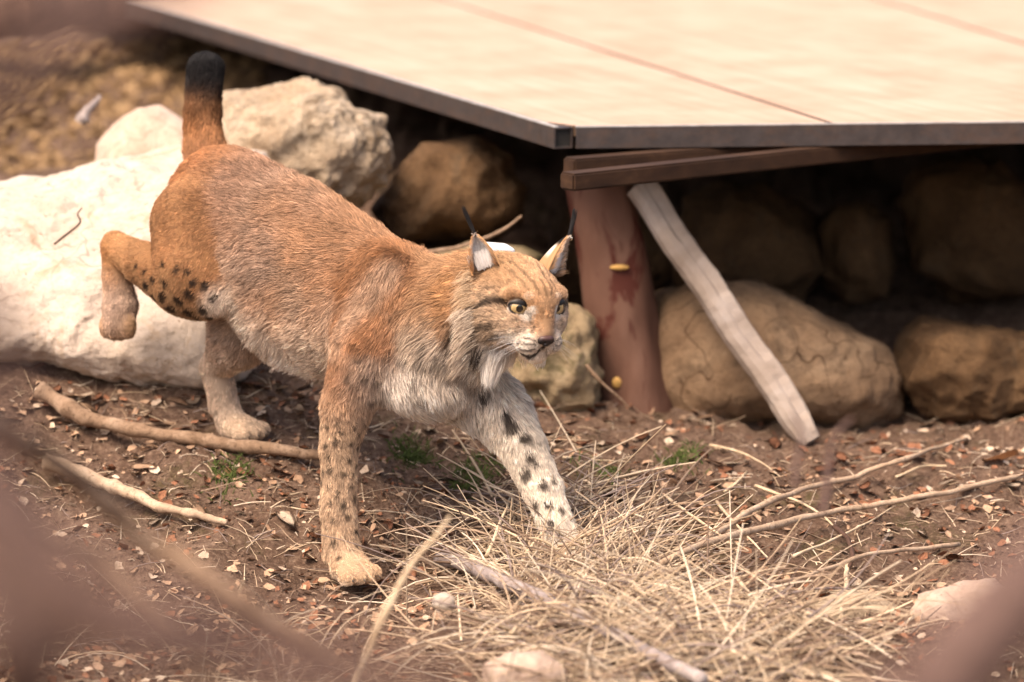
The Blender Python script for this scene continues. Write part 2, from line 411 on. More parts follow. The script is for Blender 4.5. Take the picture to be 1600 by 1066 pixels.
rock([(325,200),(345,150),(400,133),(480,135),(540,150),(590,185),(612,235),(605,290),(560,322),(500,345),(400,340),(330,290)], 1.05, .2, 'rough', 'pitted cream limestone boulder behind the back of the lynx', 'boulder', 9, .030, .6, 7, freq=9)
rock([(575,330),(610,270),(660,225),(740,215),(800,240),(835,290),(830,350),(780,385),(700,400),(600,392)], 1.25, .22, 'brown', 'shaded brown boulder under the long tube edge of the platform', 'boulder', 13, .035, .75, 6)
rock([(560,400),(640,385),(720,380),(810,384),(850,400),(840,450),(700,480),(570,470)], .98, .14, 'mossy', 'low mossy stone behind the neck of the lynx', 'boulder', 17, .03, .75, 5)
rock([(800,520),(830,480),(880,465),(925,490),(942,570),(925,640),(860,655),(800,648),(770,590)], .72, .12, 'mossy', 'lichen covered stone beside the foot of the log post', 'boulder', 21, .03, .7, 5, freq=9)
rock([(985,500),(1030,455),(1110,440),(1180,440),(1250,465),(1330,500),(1395,540),(1418,590),(1412,650),(1370,680),(1200,690),(1030,680),(975,600)], .92, .22, 'tan', 'big tan boulder with cracks behind the timber brace', 'boulder', 25, .022, .7, 6)
rock([(1395,520),(1440,495),(1520,500),(1600,505),(1720,510),(1760,580),(1740,665),(1600,670),(1460,665),(1410,600)], .95, .2, 'brown', 'orange brown boulder with a pale face to the right of the big tan boulder', 'boulder', 29, .04, .7, 6, freq=6)
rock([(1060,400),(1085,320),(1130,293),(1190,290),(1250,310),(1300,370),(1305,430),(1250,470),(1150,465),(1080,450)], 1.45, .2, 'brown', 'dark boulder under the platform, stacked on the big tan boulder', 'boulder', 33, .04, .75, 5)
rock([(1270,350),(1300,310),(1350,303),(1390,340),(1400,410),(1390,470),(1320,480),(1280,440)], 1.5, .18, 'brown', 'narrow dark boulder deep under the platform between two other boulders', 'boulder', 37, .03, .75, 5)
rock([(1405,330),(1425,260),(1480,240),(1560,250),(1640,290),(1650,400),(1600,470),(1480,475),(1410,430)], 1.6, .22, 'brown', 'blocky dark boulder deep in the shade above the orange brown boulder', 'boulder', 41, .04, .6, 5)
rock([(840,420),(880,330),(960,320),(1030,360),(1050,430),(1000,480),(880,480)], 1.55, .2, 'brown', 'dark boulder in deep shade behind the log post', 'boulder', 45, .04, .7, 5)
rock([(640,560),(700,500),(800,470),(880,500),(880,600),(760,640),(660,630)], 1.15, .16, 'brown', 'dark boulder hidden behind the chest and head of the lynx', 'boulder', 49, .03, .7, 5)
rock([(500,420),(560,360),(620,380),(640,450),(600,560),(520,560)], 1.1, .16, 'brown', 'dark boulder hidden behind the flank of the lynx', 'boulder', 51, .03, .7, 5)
# small stones on the ground
rock([(1240,975),(1262,942),(1310,926),(1360,928),(1400,942),(1425,985),(1330,1000),(1270,995)], -.42, .05, 'rough', 'low white stone among straw at the right edge of the grass heap', 'stone', 61, .012, .7, 4, freq=14)
rock([(1410,965),(1445,928),(1500,915),(1555,902),(1580,925),(1580,970),(1500,990),(1430,985)], -.42, .06, 'pink', 'flat white stone with a knobbly top on bare earth', 'stone', 63, .014, .7, 4, freq=16)
rock([(745,1100),(755,1040),(800,1016),(850,1015),(885,1045),(890,1100),(820,1130)], -.95, .07, 'pink', 'rounded cream stone at the foot of the grass heap', 'stone', 65, .012, .75, 4, freq=10)
rock([(672,950),(676,930),(695,924),(712,932),(712,950),(692,958)], -.52, .02, 'white', 'tiny white pebble near the grey stick', 'pebble', 67, .003, .8, 3, freq=30)

# ------------------------------------------------------------------ platform
plat_z = P(872, 203, .45)[2]
def onplane(px, py, z=None):
    z = plat_z if z is None else z
    d = P(px, py, 0) - CC
    return CC + d * ((z - CC[2]) / d[2])
PO = onplane(866, 200)
E1 = nrm(onplane(1600, 192) - PO); E2 = nrm(onplane(240, 12) - PO)
plat = empty('platform', Vector(PO) - Vector((0, 0, .5)), 'low wooden deck with pale panels, dark steel tube edge and log post', 'platform')
UPZ = np.array([0, 0, 1.])
def prism(pts, z0, z1, bevel=0):
    pts = [np.asarray(p) for p in pts]; n = len(pts)
    v = [np.array([p[0], p[1], z0]) for p in pts] + [np.array([p[0], p[1], z1]) for p in pts]
    f = [tuple(range(n))[::-1], tuple(range(n, 2 * n))] + [(i, (i + 1) % n, n + (i + 1) % n, n + i) for i in range(n)]
    return np.array(v), f
def box_between(a, b, wdt, hgt, up=UPZ):
    a, b = np.asarray(a, float), np.asarray(b, float); t = nrm(b - a); s = nrm(np.cross(t, up)); u = np.cross(s, t)
    v = [e + s * x * wdt / 2 + u * y * hgt / 2 for e in (a, b) for x, y in ((-1, -1), (1, -1), (1, 1), (-1, 1))]
    f = [(0, 3, 2, 1), (4, 5, 6, 7), (0, 1, 5, 4), (1, 2, 6, 5), (2, 3, 7, 6), (3, 0, 4, 7)]
    return np.array(v), f
def bevelled(v, f, off=.003, seg=2):
    bm = bmesh.new(); vs = [bm.verts.new(x) for x in v]
    for q in f: bm.faces.new([vs[i] for i in q])
    bmesh.ops.recalc_face_normals(bm, faces=bm.faces[:]); bmesh.ops.bevel(bm, geom=bm.edges[:], offset=off, segments=seg, affect='EDGES')
    me = bpy.data.meshes.new('part'); bm.to_mesh(me); bm.free(); return me
def woodmat(name, cols, ang, rough=.6, sc_=9, long=.06, knots=True):
    m, nt, b = newmat(name, rough, .25)
    tc = nt.nodes.new('ShaderNodeTexCoord'); mp = nd(nt, 'ShaderNodeMapping'); mp.inputs['Rotation'].default_value = (0, 0, -ang); nt.links.new(tc.outputs['Object'], mp.inputs[0])
    m2 = nd(nt, 'ShaderNodeMapping'); m2.inputs['Scale'].default_value = (long, 1, 1); nt.links.new(mp.outputs[0], m2.inputs[0])
    n = nd(nt, 'ShaderNodeTexNoise'); n.inputs['Scale'].default_value = sc_ * 3; n.inputs['Detail'].default_value = 7; n.inputs['Roughness'].default_value = .65; n.inputs['Distortion'].default_value = .6; nt.links.new(m2.outputs[0], n.inputs['Vector'])
    c = ramp(nt, n.outputs[0], [(.3, cols[0]), (.55, cols[1]), (.75, cols[2])])
    blot = ramp(nt, noisef(nt, 5, 5, .6), [(.35, (.82, .76, .70)), (.6, (1, 1, 1))]); c = mix(nt, .8, c, blot, 'MULTIPLY')
    sp = ramp(nt, noisef(nt, 38, 3, .6, stretch=(.5, 1, 1)), [(.22, (.55, .42, .32)), (.30, (1, 1, 1))]); c = mix(nt, .7, c, sp, 'MULTIPLY')
    nt.links.new(c, b.inputs['Base Color']); bump(nt, b, n.outputs[0], .2, .003); return m
angE2 = math.atan2(E2[1], E2[0])
mpanel = woodmat('shuttering_panel', [(.38, .268, .190), (.45, .328, .242), (.49, .37, .285)], angE2, .55)
def met(name, c, rust=.35):
    m, nt, b = newmat(name, .5, .5); b.inputs['Metallic'].default_value = .25
    f = ramp(nt, noisef(nt, 14, 7, .7, stretch=(1, 1, 2)), [(.45, (0, 0, 0)), (.75, (rust, rust, rust))])
    c0 = ramp(nt, noisef(nt, 40, 5, .6), [(.3, tuple(np.array(c) * .75)), (.7, tuple(np.array(c) * 1.25))])
    spk = ramp(nt, noisef(nt, 9, 4, .5), [(.70, (0, 0, 0)), (.74, (.8, .8, .8))])
    cc_ = mix(nt, f, c0, (.16, .075, .035)); nt.links.new(mix(nt, spk, cc_, (.45, .36, .28)), b.inputs['Base Color']); bump(nt, b, noisef(nt, 60, 5), .3, .002); return m
mtube = met('painted_steel', (.050, .040, .038)); mrim = met('worn_steel_edge', (.42, .40, .38), .2)
mtin = flat('tube_inside_shade', (.02, .018, .016), .8)
T = .040; zt = plat_z; ZB = UPZ
# long edge tube: hollow, open at the corner
def hollow(a, b, out, wdt, hgt, wall=.003):
    """four walls of a square tube whose top outer edge runs a -> b; out points outwards"""
    parts = []
    inn = -out
    def wallbox(o0, o1, z0, z1):
        q = [a + inn * o0, a + inn * o1, b + inn * o1, b + inn * o0]; return prism(q, a[2] + z0, a[2] + z1)
    return [wallbox(0, wall, -hgt, 0), wallbox(wdt - wall, wdt, -hgt, 0), wallbox(wall, wdt - wall, -wall, 0), wallbox(wall, wdt - wall, -hgt, -hgt + wall)]
def join_np(L):
    v, f, o = [], [], 0
    for a, b in L:
        v.append(np.asarray(a)); f += [tuple(i + o for i in q) for q in b]; o += len(a)
    return np.vstack(v), f
OUTL = nrm(np.cross(E2, UPZ)); OUTL = -OUTL if OUTL @ E1 > 0 else OUTL       # outward normal of the long edge
OUTF = nrm(np.cross(E1, UPZ)); OUTF = -OUTF if OUTF @ E2 > 0 else OUTF
LLEN, FLEN = 6.0, 3.6
tl = link('edge_tube', mesh('edge_tube', *join_np(hollow(PO, PO + E2 * LLEN, OUTL, T, .042)), False), mtube, plat)
# bare metal along the top of the tube
v, f = prism([PO + OUTL * .0008 - E2 * -.001, PO - OUTL * .009, PO + E2 * LLEN - OUTL * .009, PO + E2 * LLEN + OUTL * .0008], zt + .0005, zt + .003); link('worn_top', mesh('worn_top', v, f, False), mrim, tl)
v, f = prism([PO + E2 * .006 - OUTL * .004, PO + E2 * .006 - OUTL * (T - .004), PO + E2 * .009 - OUTL * (T - .004), PO + E2 * .009 - OUTL * .004], zt - .039, zt - .003); link('tube_end_shade', mesh('tube_end_shade', v, f, False), mtin, tl)  # near-black plate just inside the open end, painting the shade of the hollow
# front tube butts against the side of the long one
FO = PO + (-OUTL) * (T + .001) / max(abs(OUTL @ E1), .1) * 0 + E1 * (T / abs(OUTL @ E1) + .002)
tf = link('edge_tube', mesh('edge_tube', *join_np(hollow(FO, FO + E1 * FLEN, OUTF, T, .042)), False), mtube, plat)
v, f = prism([FO + OUTF * .0008, FO - OUTF * .009, FO + E1 * FLEN - OUTF * .009, FO + E1 * FLEN + OUTF * .0008], zt + .0005, zt + .003); link('worn_top', mesh('worn_top', v, f, False), mrim, tf)
# far side tube closes the frame
v, f = box_between(FO + E1 * FLEN - UPZ * .021, FO + E1 * FLEN + E2 * LLEN - UPZ * .021, .04, .042); link('edge_tube', mesh('edge_tube', v, f, False), mtube, plat)
# panels
medge = flat('dark_panel_edge', (.085, .050, .030), .6)  # panel sides are dark brown, so the seams show as lines
NB = -OUTF; DEEP = LLEN * (E2 @ NB)
def seam(p0, p1):
    """a seam line on the deck from two photo pixels -> its points on the front edge and at the back"""
    q0, q1 = onplane(*p0), onplane(*p1); t = nrm(q1 - q0)
    f_ = q0 + t * ((.010 - (q0 - PO) @ NB) / (t @ NB)); return f_, f_ + t * ((DEEP - .010) / (t @ NB))
L0 = (PO + E1 * (.010 / abs(OUTL @ E1)) + E2 * (.010 / (E2 @ NB)), PO + E1 * (.010 / abs(OUTL @ E1)) + E2 * LLEN)
S1, S2 = seam((1285, 190), (690, 0)), seam((1600, 70), (1370, 0)); S3 = (S2[0] + E1 * .8, S2[1] + E1 * .8); S4 = (PO + E1 * (FLEN + .03) + NB * .010, PO + E1 * (FLEN + .9) + E2 * LLEN)
LINES = [L0, S1, S2, S3, S4]
for (fa, ba), (fb, bb_) in zip(LINES[:-1], LINES[1:]):
    g_ = E1 * .0045
    ring = [fa + g_, fb - g_, bb_ - g_, ba + g_]
    if fa is L0[0]: ring = [PO + E1 * (T / abs(OUTL @ E1) + .004) + E2 * (.012 / (E2 @ NB)), fb - g_, bb_ - g_, ba, PO + E1 * (.010 / abs(OUTL @ E1)) + E2 * .08]
    v, f = prism(ring, zt - .020, zt + .0025)
    me = bevelled(v, f, .002, 1); me.materials.append(mpanel); me.materials.append(medge)
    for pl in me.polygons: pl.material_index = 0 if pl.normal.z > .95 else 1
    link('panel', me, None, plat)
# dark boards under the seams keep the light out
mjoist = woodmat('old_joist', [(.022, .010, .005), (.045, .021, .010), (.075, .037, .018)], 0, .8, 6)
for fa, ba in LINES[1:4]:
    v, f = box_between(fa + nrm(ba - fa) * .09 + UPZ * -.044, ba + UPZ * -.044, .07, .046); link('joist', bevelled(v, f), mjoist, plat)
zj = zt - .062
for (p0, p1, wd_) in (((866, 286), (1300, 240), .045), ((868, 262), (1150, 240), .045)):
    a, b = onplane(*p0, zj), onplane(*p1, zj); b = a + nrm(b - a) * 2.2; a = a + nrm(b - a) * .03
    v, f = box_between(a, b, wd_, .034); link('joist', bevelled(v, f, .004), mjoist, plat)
# round log post
mpost, nt_, b_ = newmat('peeled_log', .75, .25)
c = ramp(nt_, noisef(nt_, 6, 6, .6, stretch=(1, 1, .35)), [(.3, (.075, .034, .022)), (.55, (.135, .066, .044)), (.75, (.21, .118, .083))])
red = ramp(nt_, noisef(nt_, 9, 4, .55, stretch=(1.3, 1.3, .5), dist=.5), [(.55, (0, 0, 0)), (.62, (1, 1, 1))]); c = mix(nt_, red, c, (.075, .018, .011))
och = ramp(nt_, noisef(nt_, 11, 3, .5, stretch=(1, 1, 1.6)), [(.76, (0, 0, 0)), (.79, (1, 1, 1))]); c = mix(nt_, och, c, (.50, .27, .07))
nt_.links.new(c, b_.inputs['Base Color']); bump(nt_, b_, noisef(nt_, 22, 6, .6, stretch=(1, 1, .25)), .5, .006)
a, b = P(930, 258, .74), P(1000, 660, .80)
n = 40; t = np.linspace(0, 1, n)[:, None]; v, f = tube_np(a + (b - a) * t, .068 + .012 * t[:, 0], 36)
dv = v - (a + (b - a) * np.repeat(t, 36, 0)); dv /= np.linalg.norm(dv, axis=1)[:, None] + 1e-9
v = v + dv * (.006 * fbm(v * [1, 1, .35], 22, 3, 4))[:, None]
post = link('post', mesh('log_post', v, f), mpost, plat)
# knots and chopped notch on the log
mkn = flat('cut_wood', (.56, .33, .10), .6, .3, .35, 60)
for (px_, py_, rx, rz) in ((968, 418, .020, .006), (964, 598, .010, .012)):
    q = P(px_, py_, 0) - CC; tt = (b - a); # front surface of the log along this view ray
    best = min(np.linspace(D0 + .55, D0 + .85, 200), key=lambda z: abs(np.linalg.norm(np.cross((CC + q / (q @ CF) * z) - a, nrm(tt))) - .0745) + (0 if z < D0 + .76 else 1))
    c0 = CC + q / (q @ CF) * best
    bm = bmesh.new(); bmesh.ops.create_icosphere(bm, subdivisions=3, radius=1); bmesh.ops.scale(bm, vec=(rx, .006, rz), verts=bm.verts); bmesh.ops.translate(bm, vec=c0, verts=bm.verts)
    me = bpy.data.meshes.new('knot'); bm.to_mesh(me); bm.free(); me.polygons.foreach_set('use_smooth', np.ones(len(me.polygons), bool)); link('knot', me, mkn, post)
# diagonal brace, half-round and grey with a splintered foot
mbr, nt_, b_ = newmat('weathered_brace', .8, .2)
c = ramp(nt_, noisef(nt_, 8, 7, .6, coord='Object', dist=.5), [(.3, (.22, .165, .125)), (.55, (.34, .275, .23)), (.75, (.44, .38, .34))])
nt_.links.new(c, b_.inputs['Base Color']); bump(nt_, b_, noisef(nt_, 50, 6, .7), .5, .004)
a, b = P(1000, 292, .70), P(1268, 690, .56); bt = nrm(b - a); bs = nrm(np.cross(bt, CF)); bu = np.cross(bs, bt)
if bu @ CF > 0: bu = -bu
prof = [(-.030, -.018), (-.032, .004), (-.024, .020), (-.010, .027), (.004, .024), (.010, .021), (.030, .017), (.033, .010), (.033, -.014), (.026, -.02)]
n = 46; V = []; L_ = np.linalg.norm(b - a)
for i in range(n):
    s = i / (n - 1); c0 = a + bt * L_ * s; k = 1 - .35 * max(0, (s - .90) / .10)
    st = .0025 * (math.floor(s * 13) % 3)
    for j, (x, y) in enumerate(prof):
        V.append(c0 + bs * (x * k + .002 * math.sin(s * 17 + 1)) + bu * (y * k - (st if j in (5, 6, 7) else 0)))
V = np.array(V); V += .0018 * np.stack([vnoise(V, 60, 80 + i) for i in range(3)], 1); m_ = len(prof)
F = [(i * m_ + j, i * m_ + (j + 1) % m_, (i + 1) * m_ + (j + 1) % m_, (i + 1) * m_ + j) for i in range(n - 1) for j in range(m_)] + [tuple(range(m_))[::-1], tuple(range((n - 1) * m_, n * m_))]
link('brace', bevelled(V, F, .0005, 1), mbr, plat)
# ------------------------------------------------------------------ the lynx
ZONES = {}   # zone: colour, under colour, length, lift, speck amount, flow
def zone(n, c, L, lift, flow, under=None, speck=0.): ZONES[n] = (np.array(c), np.array(under if under else c), L, lift, np.asarray(flow, float), speck)
DN = np.array([0, 0, -1.])
PALE, WHT = (.60, .48, .38), (.74, .66, .58)
zone('rump', (.345, .155, .068), .020, .30, -A1 * .7 + DN * .6, None, .5)
zone('back', (.36, .18, .092), .022, .30, -A1 + DN * .3, PALE, .6)
zone('flank', (.41, .225, .125), .026, .30, -A1 + DN * .45, PALE, .6)
zone('belly', (.60, .46, .35), .034, .35, -A1 * .6 + DN * .8, WHT, .2)
zone('shoulder', (.33, .155, .070), .020, .28, -A1 * .5 + DN * .9, PALE, .3)
zone('chest', (.72, .62, .53), .034, .40, DN * 1. + A1 * .2 - A2 * .1, WHT, .5)
zone('neck', (.42, .23, .11), .026, .30, -A1 * .7 + DN * .8, PALE, .25)
zone('ruff', (.47, .36, .26), .036, .40, -H1 * .5 + DN * .9 + H2 * .2, WHT, .3)
zone('legn', (.56, .39, .26), .013, .30, DN, None, 0)
zone('legf', (.82, .71, .59), .015, .25, DN + A1 * .3, None, 0)
zone('thigh', (.36, .18, .082), .012, .26, -A1 * .6 + DN * .7, (.42, .26, .14), 0)
zone('calf', (.42, .22, .10), .013, .22, -A1, None, 0)
zone('hock', (.44, .22, .09), .007, .2, -A1 + DN, None, 0)
zone('meta', (.42, .30, .23), .010, .3, DN, None, 0)
zone('pawu', (.30, .175, .09), .009, .2, DN, None, 0)
zone('inner', (.56, .43, .33), .012, .25, DN - A1 * .2, None, 0)
zone('tail', (.36, .165, .070), .017, .35, np.array([0, 0, 1.]), None, .3)
zone('tailtip', (.012, .011, .012), .016, .35, np.array([0, 0, 1.]), None, 0)
zone('crown', (.46, .28, .15), .014, .28, -H1 + H3 * .1, None, .5)
zone('brow', (.50, .30, .165), .0095, .3, -H1 + H3 * .6, None, .25)
zone('hruff', (.52, .40, .29), .046, .45, -H1 * .55 + DN * 1.1, (.66, .57, .49), .9)
zone('cheek', (.52, .37, .25), .016, .30, -H1 + DN * .4, None, .5)
zone('pad', (.76, .66, .56), .0065, .25, -H1 + DN * .3, None, 0)
zone('bridge', (.50, .29, .155), .0055, .25, -H1 * .6 + H3, None, 0)
zone('chin', (.60, .47, .35), .011, .3, -H1 + DN * .8, None, 0)
zone('paw', (.56, .38, .24), .009, .2, A1 + DN * .3, (.62, .48, .36), 0)
zone('pawf', (.66, .54, .43), .009, .2, A1 + DN * .3, None, 0)
zone('pawh', (.62, .46, .33), .009, .2, A1 + DN * .3, None, 0)
ZN = sorted(ZONES); ZI = {z: i for i, z in enumerate(ZN)}

def seg_dist(X, poly):
    best = np.full(len(X), 9.)
    for a, b in zip(poly[:-1], poly[1:]):
        a, b = np.asarray(a, float), np.asarray(b, float)
        ba = b - a; h = np.clip(((X - a) @ ba) / (ba @ ba), 0, 1)
        best = np.minimum(best, np.linalg.norm(X - a - h[:, None] * ba, axis=1))
    return best
def sstep(d, w0, w1): t = np.clip((d - w0) / (w1 - w0), 0, 1); return 1 - t * t * (3 - 2 * t)

BV, BF = build_sdf(PR, CARVE, .0036)
def vnormals(V, F):
    n = np.cross(V[F[:, 2]] - V[F[:, 0]], V[F[:, 3]] - V[F[:, 1]]); N = np.zeros_like(V)
    for i in range(4): np.add.at(N, F[:, i], n)
    return N / (np.linalg.norm(N, axis=1)[:, None] + 1e-12)
def lap(V, F, it, lam=.5):
    E = np.vstack([F[:, [0, 1]], F[:, [1, 2]], F[:, [2, 3]], F[:, [3, 0]]])
    cnt = np.bincount(E.ravel(), minlength=len(V))[:, None]
    for _ in range(it):
        S = np.zeros_like(V)
        for q in range(3):
            S[:, q] = np.bincount(E[:, 0], V[E[:, 1], q], len(V)) + np.bincount(E[:, 1], V[E[:, 0], q], len(V))
        V = V + lam * (S / cnt - V)
    return V
BV = lap(BV, BF, 2)
BN = vnormals(BV, BF)
# zone weights per vertex
DZ = np.full((len(ZN), len(BV)), .5)
for p in PR:
    a, b = bbox(p); m = np.all((BV > a - .08) & (BV < b + .08), 1)
    if m.any():
        z = ZI[p[3]]; DZ[z, m] = np.minimum(DZ[z, m], sd(p, BV[m]))
WZ = np.exp(-(DZ - DZ.min(0)) / .007); WZ /= WZ.sum(0)
# spots: photo pixel positions carried onto the nearest visible skin
bx, by, bz = proj(BV)
def onskin(px, py):
    q = (bx - px) ** 2 + (by - py) ** 2; m = q < 30; 
    if not m.any(): m = q <= q.min() + 1
    return BV[m][np.argmin(bz[m])]
SPOTS = []
for px, py, r in [(224,446,8),(235,438,7),(250,466,9),(235,464,6),(235,480,7),(276,473,10),(267,488,9),(291,490,9),(296,462,9),(323,451,8),(317,486,8),(328,500,8),(267,500,7),(289,507,7),(304,500,7),(338,468,6),(301,443,7),(252,441,7),(272,420,6),(250,415,5),(290,425,5),(222,425,6),(208,418,5)]:
    SPOTS.append((onskin(px, py), r * 1.1 / 830, .95))
for px, py, r in [(798,657,12),(820,679,11),(825,710,9),(815,740,10),(846,750,9),(832,790,8),(853,784,8),(859,817,7),(757,613,10),(862,700,7),(845,655,9),(790,640,8),(868,745,6),(880,790,6),(840,720,5),(872,830,6)]:
    SPOTS.append((onskin(px, py), r / 830, .93))
for px, py, r in [(640,590,9),(630,560,9),(660,565,9),(690,560,11),(650,620,10),(600,640,9),(590,600,8),(700,590,8),(610,560,8),(560,560,7),(575,590,7),(585,625,8),(545,590,8),(668,540,7),(720,610,8),(700,530,6)]:
    SPOTS.append((onskin(px, py), r / 830, .55))
rr = np.random.default_rng(3)
legsel = np.where((WZ[ZI['legn']] > .5))[0]
got = []
for i in rr.permutation(legsel):
    if all(np.linalg.norm(BV[i] - g) > .0185 for g in got): got.append(BV[i])
    if len(got) > 90: break
SPOTS += [(g, rr.uniform(.0045, .0080), .8) for g in got]
FACE_DARK = []; FACE_WHITE = []
for s in (1, -1):
    h_ = lambda L: [hp(f, r * s, u) for f, r, u in L]
    FACE_DARK += [(h_([(.070, .056, -.004), (.045, .072, -.014), (.018, .084, -.034), (0, .09, -.06)]), .0056, .9),
                  (h_([(.066, .062, -.044), (.04, .080, -.056), (.015, .092, -.08)]), .0052, .75),
                  (h_([(.075, .058, -.060), (.045, .076, -.074), (.02, .086, -.098)]), .004, .6),
                  (h_([(.0, .088, -.066), (-.012, .09, -.098)]), .011, .8),
                  (h_([(.100, .012, .022), (.085, .016, .042), (.055, .022, .056), (.02, .026, .058)]), .0026, .55),
                  (h_([(.092, .030, .026), (.070, .034, .044), (.04, .04, .052)]), .0026, .4),
                  (h_([(.098, .021, -.010), (.110, .016, -.028), (.12, .016, -.044)]), .0034, .55),
                  (h_([(.136, .0, -.074), (.124, .014, -.087), (.105, .034, -.083), (.082, .047, -.078)]), .0042 if s > 0 else .0026, .95 if s > 0 else .5),
                  (h_([(.128, .018, -.056), (.112, .036, -.056)]), .0017, .85), (h_([(.129, .018, -.063), (.110, .038, -.064)]), .0017, .85), (h_([(.129, .018, -.070), (.110, .038, -.071)]), .0017, .85)]
    FACE_WHITE += [(h_([(.100, .022, -.020), (.090, .036, -.029), (.082, .048, -.028)]), .0085, .95), (h_([(.104, .016, -.004), (.102, .019, -.018)]), .0052, .9),
                   (h_([(.097, .022, .016), (.090, .034, .016)]), .004, .3), (h_([(.10, .04, -.058), (.08, .055, -.066)]), .010, .7),
                   (h_([(.05, .055, -.10), (.03, .06, -.115)]), .02, .9), (h_([(.0, .07, -.11), (-.02, .06, -.13)]), .015, .6)]
FACE_DARK += [([hp(.106, 0, .022), hp(.082, 0, .044)], .0022, .5)]
for s in (1, -1):
    for k_, (u0, wv, al) in enumerate([(.020, .0018, .5), (-.026, .002, .45), (-.036, .0018, .5), (-.050, .0018, .5), (-.082, .002, .45), (.010, .0018, .5)]):
        FACE_DARK.append(([hp(.060 - .01 * abs(u0) / .05, .062 * s, u0), hp(.030, .080 * s, u0 - .010 - .006 * k_ % 3), hp(.0, .09 * s, u0 - .028)], wv, al))
def snap(poly):
    fine = []
    for a_, b_ in zip(poly[:-1], poly[1:]):
        for t_ in (0, .25, .5, .75): fine.append(np.asarray(a_) * (1 - t_) + np.asarray(b_) * t_)
    fine.append(np.asarray(poly[-1]))
    out_ = []
    for f_ in fine:
        q_ = BV[np.argmin(((BV - f_) ** 2).sum(1))]
        if not out_ or np.linalg.norm(q_ - out_[-1]) > 1e-5: out_.append(q_)
    return out_ if len(out_) > 1 else out_ + [out_[0] + .001]
FACE_DARK = [(snap(p_), w_, a_) for p_, w_, a_ in FACE_DARK]; FACE_WHITE = [(snap(p_), w_, a_) for p_, w_, a_ in FACE_WHITE]
PBAND = [onskin(605, 420), onskin(560, 470), onskin(520, 530), onskin(500, 580)]; NBAND = [onskin(700, 440), onskin(702, 510)]; DBAND = [onskin(706, 505), onskin(712, 540), onskin(722, 580), onskin(745, 600)]; WBAND = [onskin(350, 475), onskin(385, 530), onskin(440, 575)]
def coat(X, N, Wt):
    """coat colour (linear) at points X with normals N and zone weights Wt"""
    c0 = Wt.T @ np.array([ZONES[z][0] for z in ZN]); c1 = Wt.T @ np.array([ZONES[z][1] for z in ZN])
    under = np.clip((-(N @ A3) + .15 + .25 * vnoise(X, 14, 5)) / .75, 0, 1)[:, None]
    c = c0 * (1 - under) + c1 * under
    sp = Wt.T @ np.array([ZONES[z][5] for z in ZN])
    c = c * (1 + .20 * fbm(X, 11, 3, 2))[:, None]
    blot = np.clip(vnoise(X * [1, 1, 1], 62, 9) * 1.5 - .55, 0, 1) * sp
    c = c * (1 - .55 * blot)[:, None]
    grey = np.clip(vnoise(X, 9, 21) * .7 + .1, 0, .5)[:, None] * sp[:, None]
    c = c * (1 - grey) + c.mean(1, keepdims=True) * np.array([1.08, .98, .92]) * 1.12 * grey
    # pale band behind the shoulder, orange patch at the neck
    pb = sstep(seg_dist(X, PBAND), .012, .045)[:, None] * .5
    c = c * (1 - pb) + np.array([.52, .39, .29]) * pb
    nb = sstep(seg_dist(X, NBAND), .012, .04)[:, None] * .5
    c = c * (1 - nb) + np.array([.46, .22, .08]) * nb
    wb = sstep(seg_dist(X, WBAND), .015, .055)[:, None] * .85
    c = c * (1 - wb) + np.array([.62, .52, .43]) * wb
    db = sstep(seg_dist(X, DBAND), .006, .024)[:, None] * .5
    c = c * (1 - db) + np.array([.14, .085, .055]) * db
    jit = 1 + .3 * vnoise(X, 130, 31)
    for q, r, a in SPOTS:
        d = np.linalg.norm(X - q, axis=1)
        m = d < r * 2.2
        if m.any():
            k = sstep(d[m] / (r * jit[m]), .6, 1.25)[:, None] * a
            c[m] = c[m] * (1 - k) + np.array([.022, .013, .009]) * k
    hm = np.linalg.norm(X - HO, axis=1) < .19
    Xh = X[hm]; ch = c[hm]
    for poly, wd, a in FACE_WHITE:
        k = sstep(seg_dist(Xh, poly) / wd, .6, 1.7)[:, None] * a; ch = ch * (1 - k) + np.array([.74, .66, .57]) * k
    for poly, wd, a in FACE_DARK:
        k = sstep(seg_dist(Xh, poly) / wd * (1 + .25 * vnoise(Xh, 220, 4)), .6, 1.6)[:, None] * a; ch = ch * (1 - k) + np.array([.030, .018, .012]) * k
    c[hm] = ch
    m_ = c.mean(1, keepdims=True); c = (c + (m_ - c) * .02) * np.array([.97, .95, .93])
    return np.clip(c, .004, .85)
BC = coat(BV, BN, WZ)

mfur, nt_, b_ = newmat('lynx_fur', .62, .25)
at = nd(nt_, 'ShaderNodeAttribute', attribute_name='tint'); nt_.links.new(at.outputs[0], b_.inputs['Base Color'])
b_.inputs['Sheen Weight'].default_value = 0
mskin, nt_, b_ = newmat('lynx_skin', .85, .1)
at = nd(nt_, 'ShaderNodeAttribute', attribute_name='tint'); nt_.links.new(at.outputs[0], b_.inputs['Base Color'])

PAWZ = min(P(546, 908, -.2)[2], 9)
lynx = empty('lynx', P(560, 905, -.1), 'spotted reddish lynx with black tail tip and ear tufts striding down off the rock', 'lynx')
body = link('body', mesh('lynx_body', BV, BF, True, BC * .6), mskin, lynx)

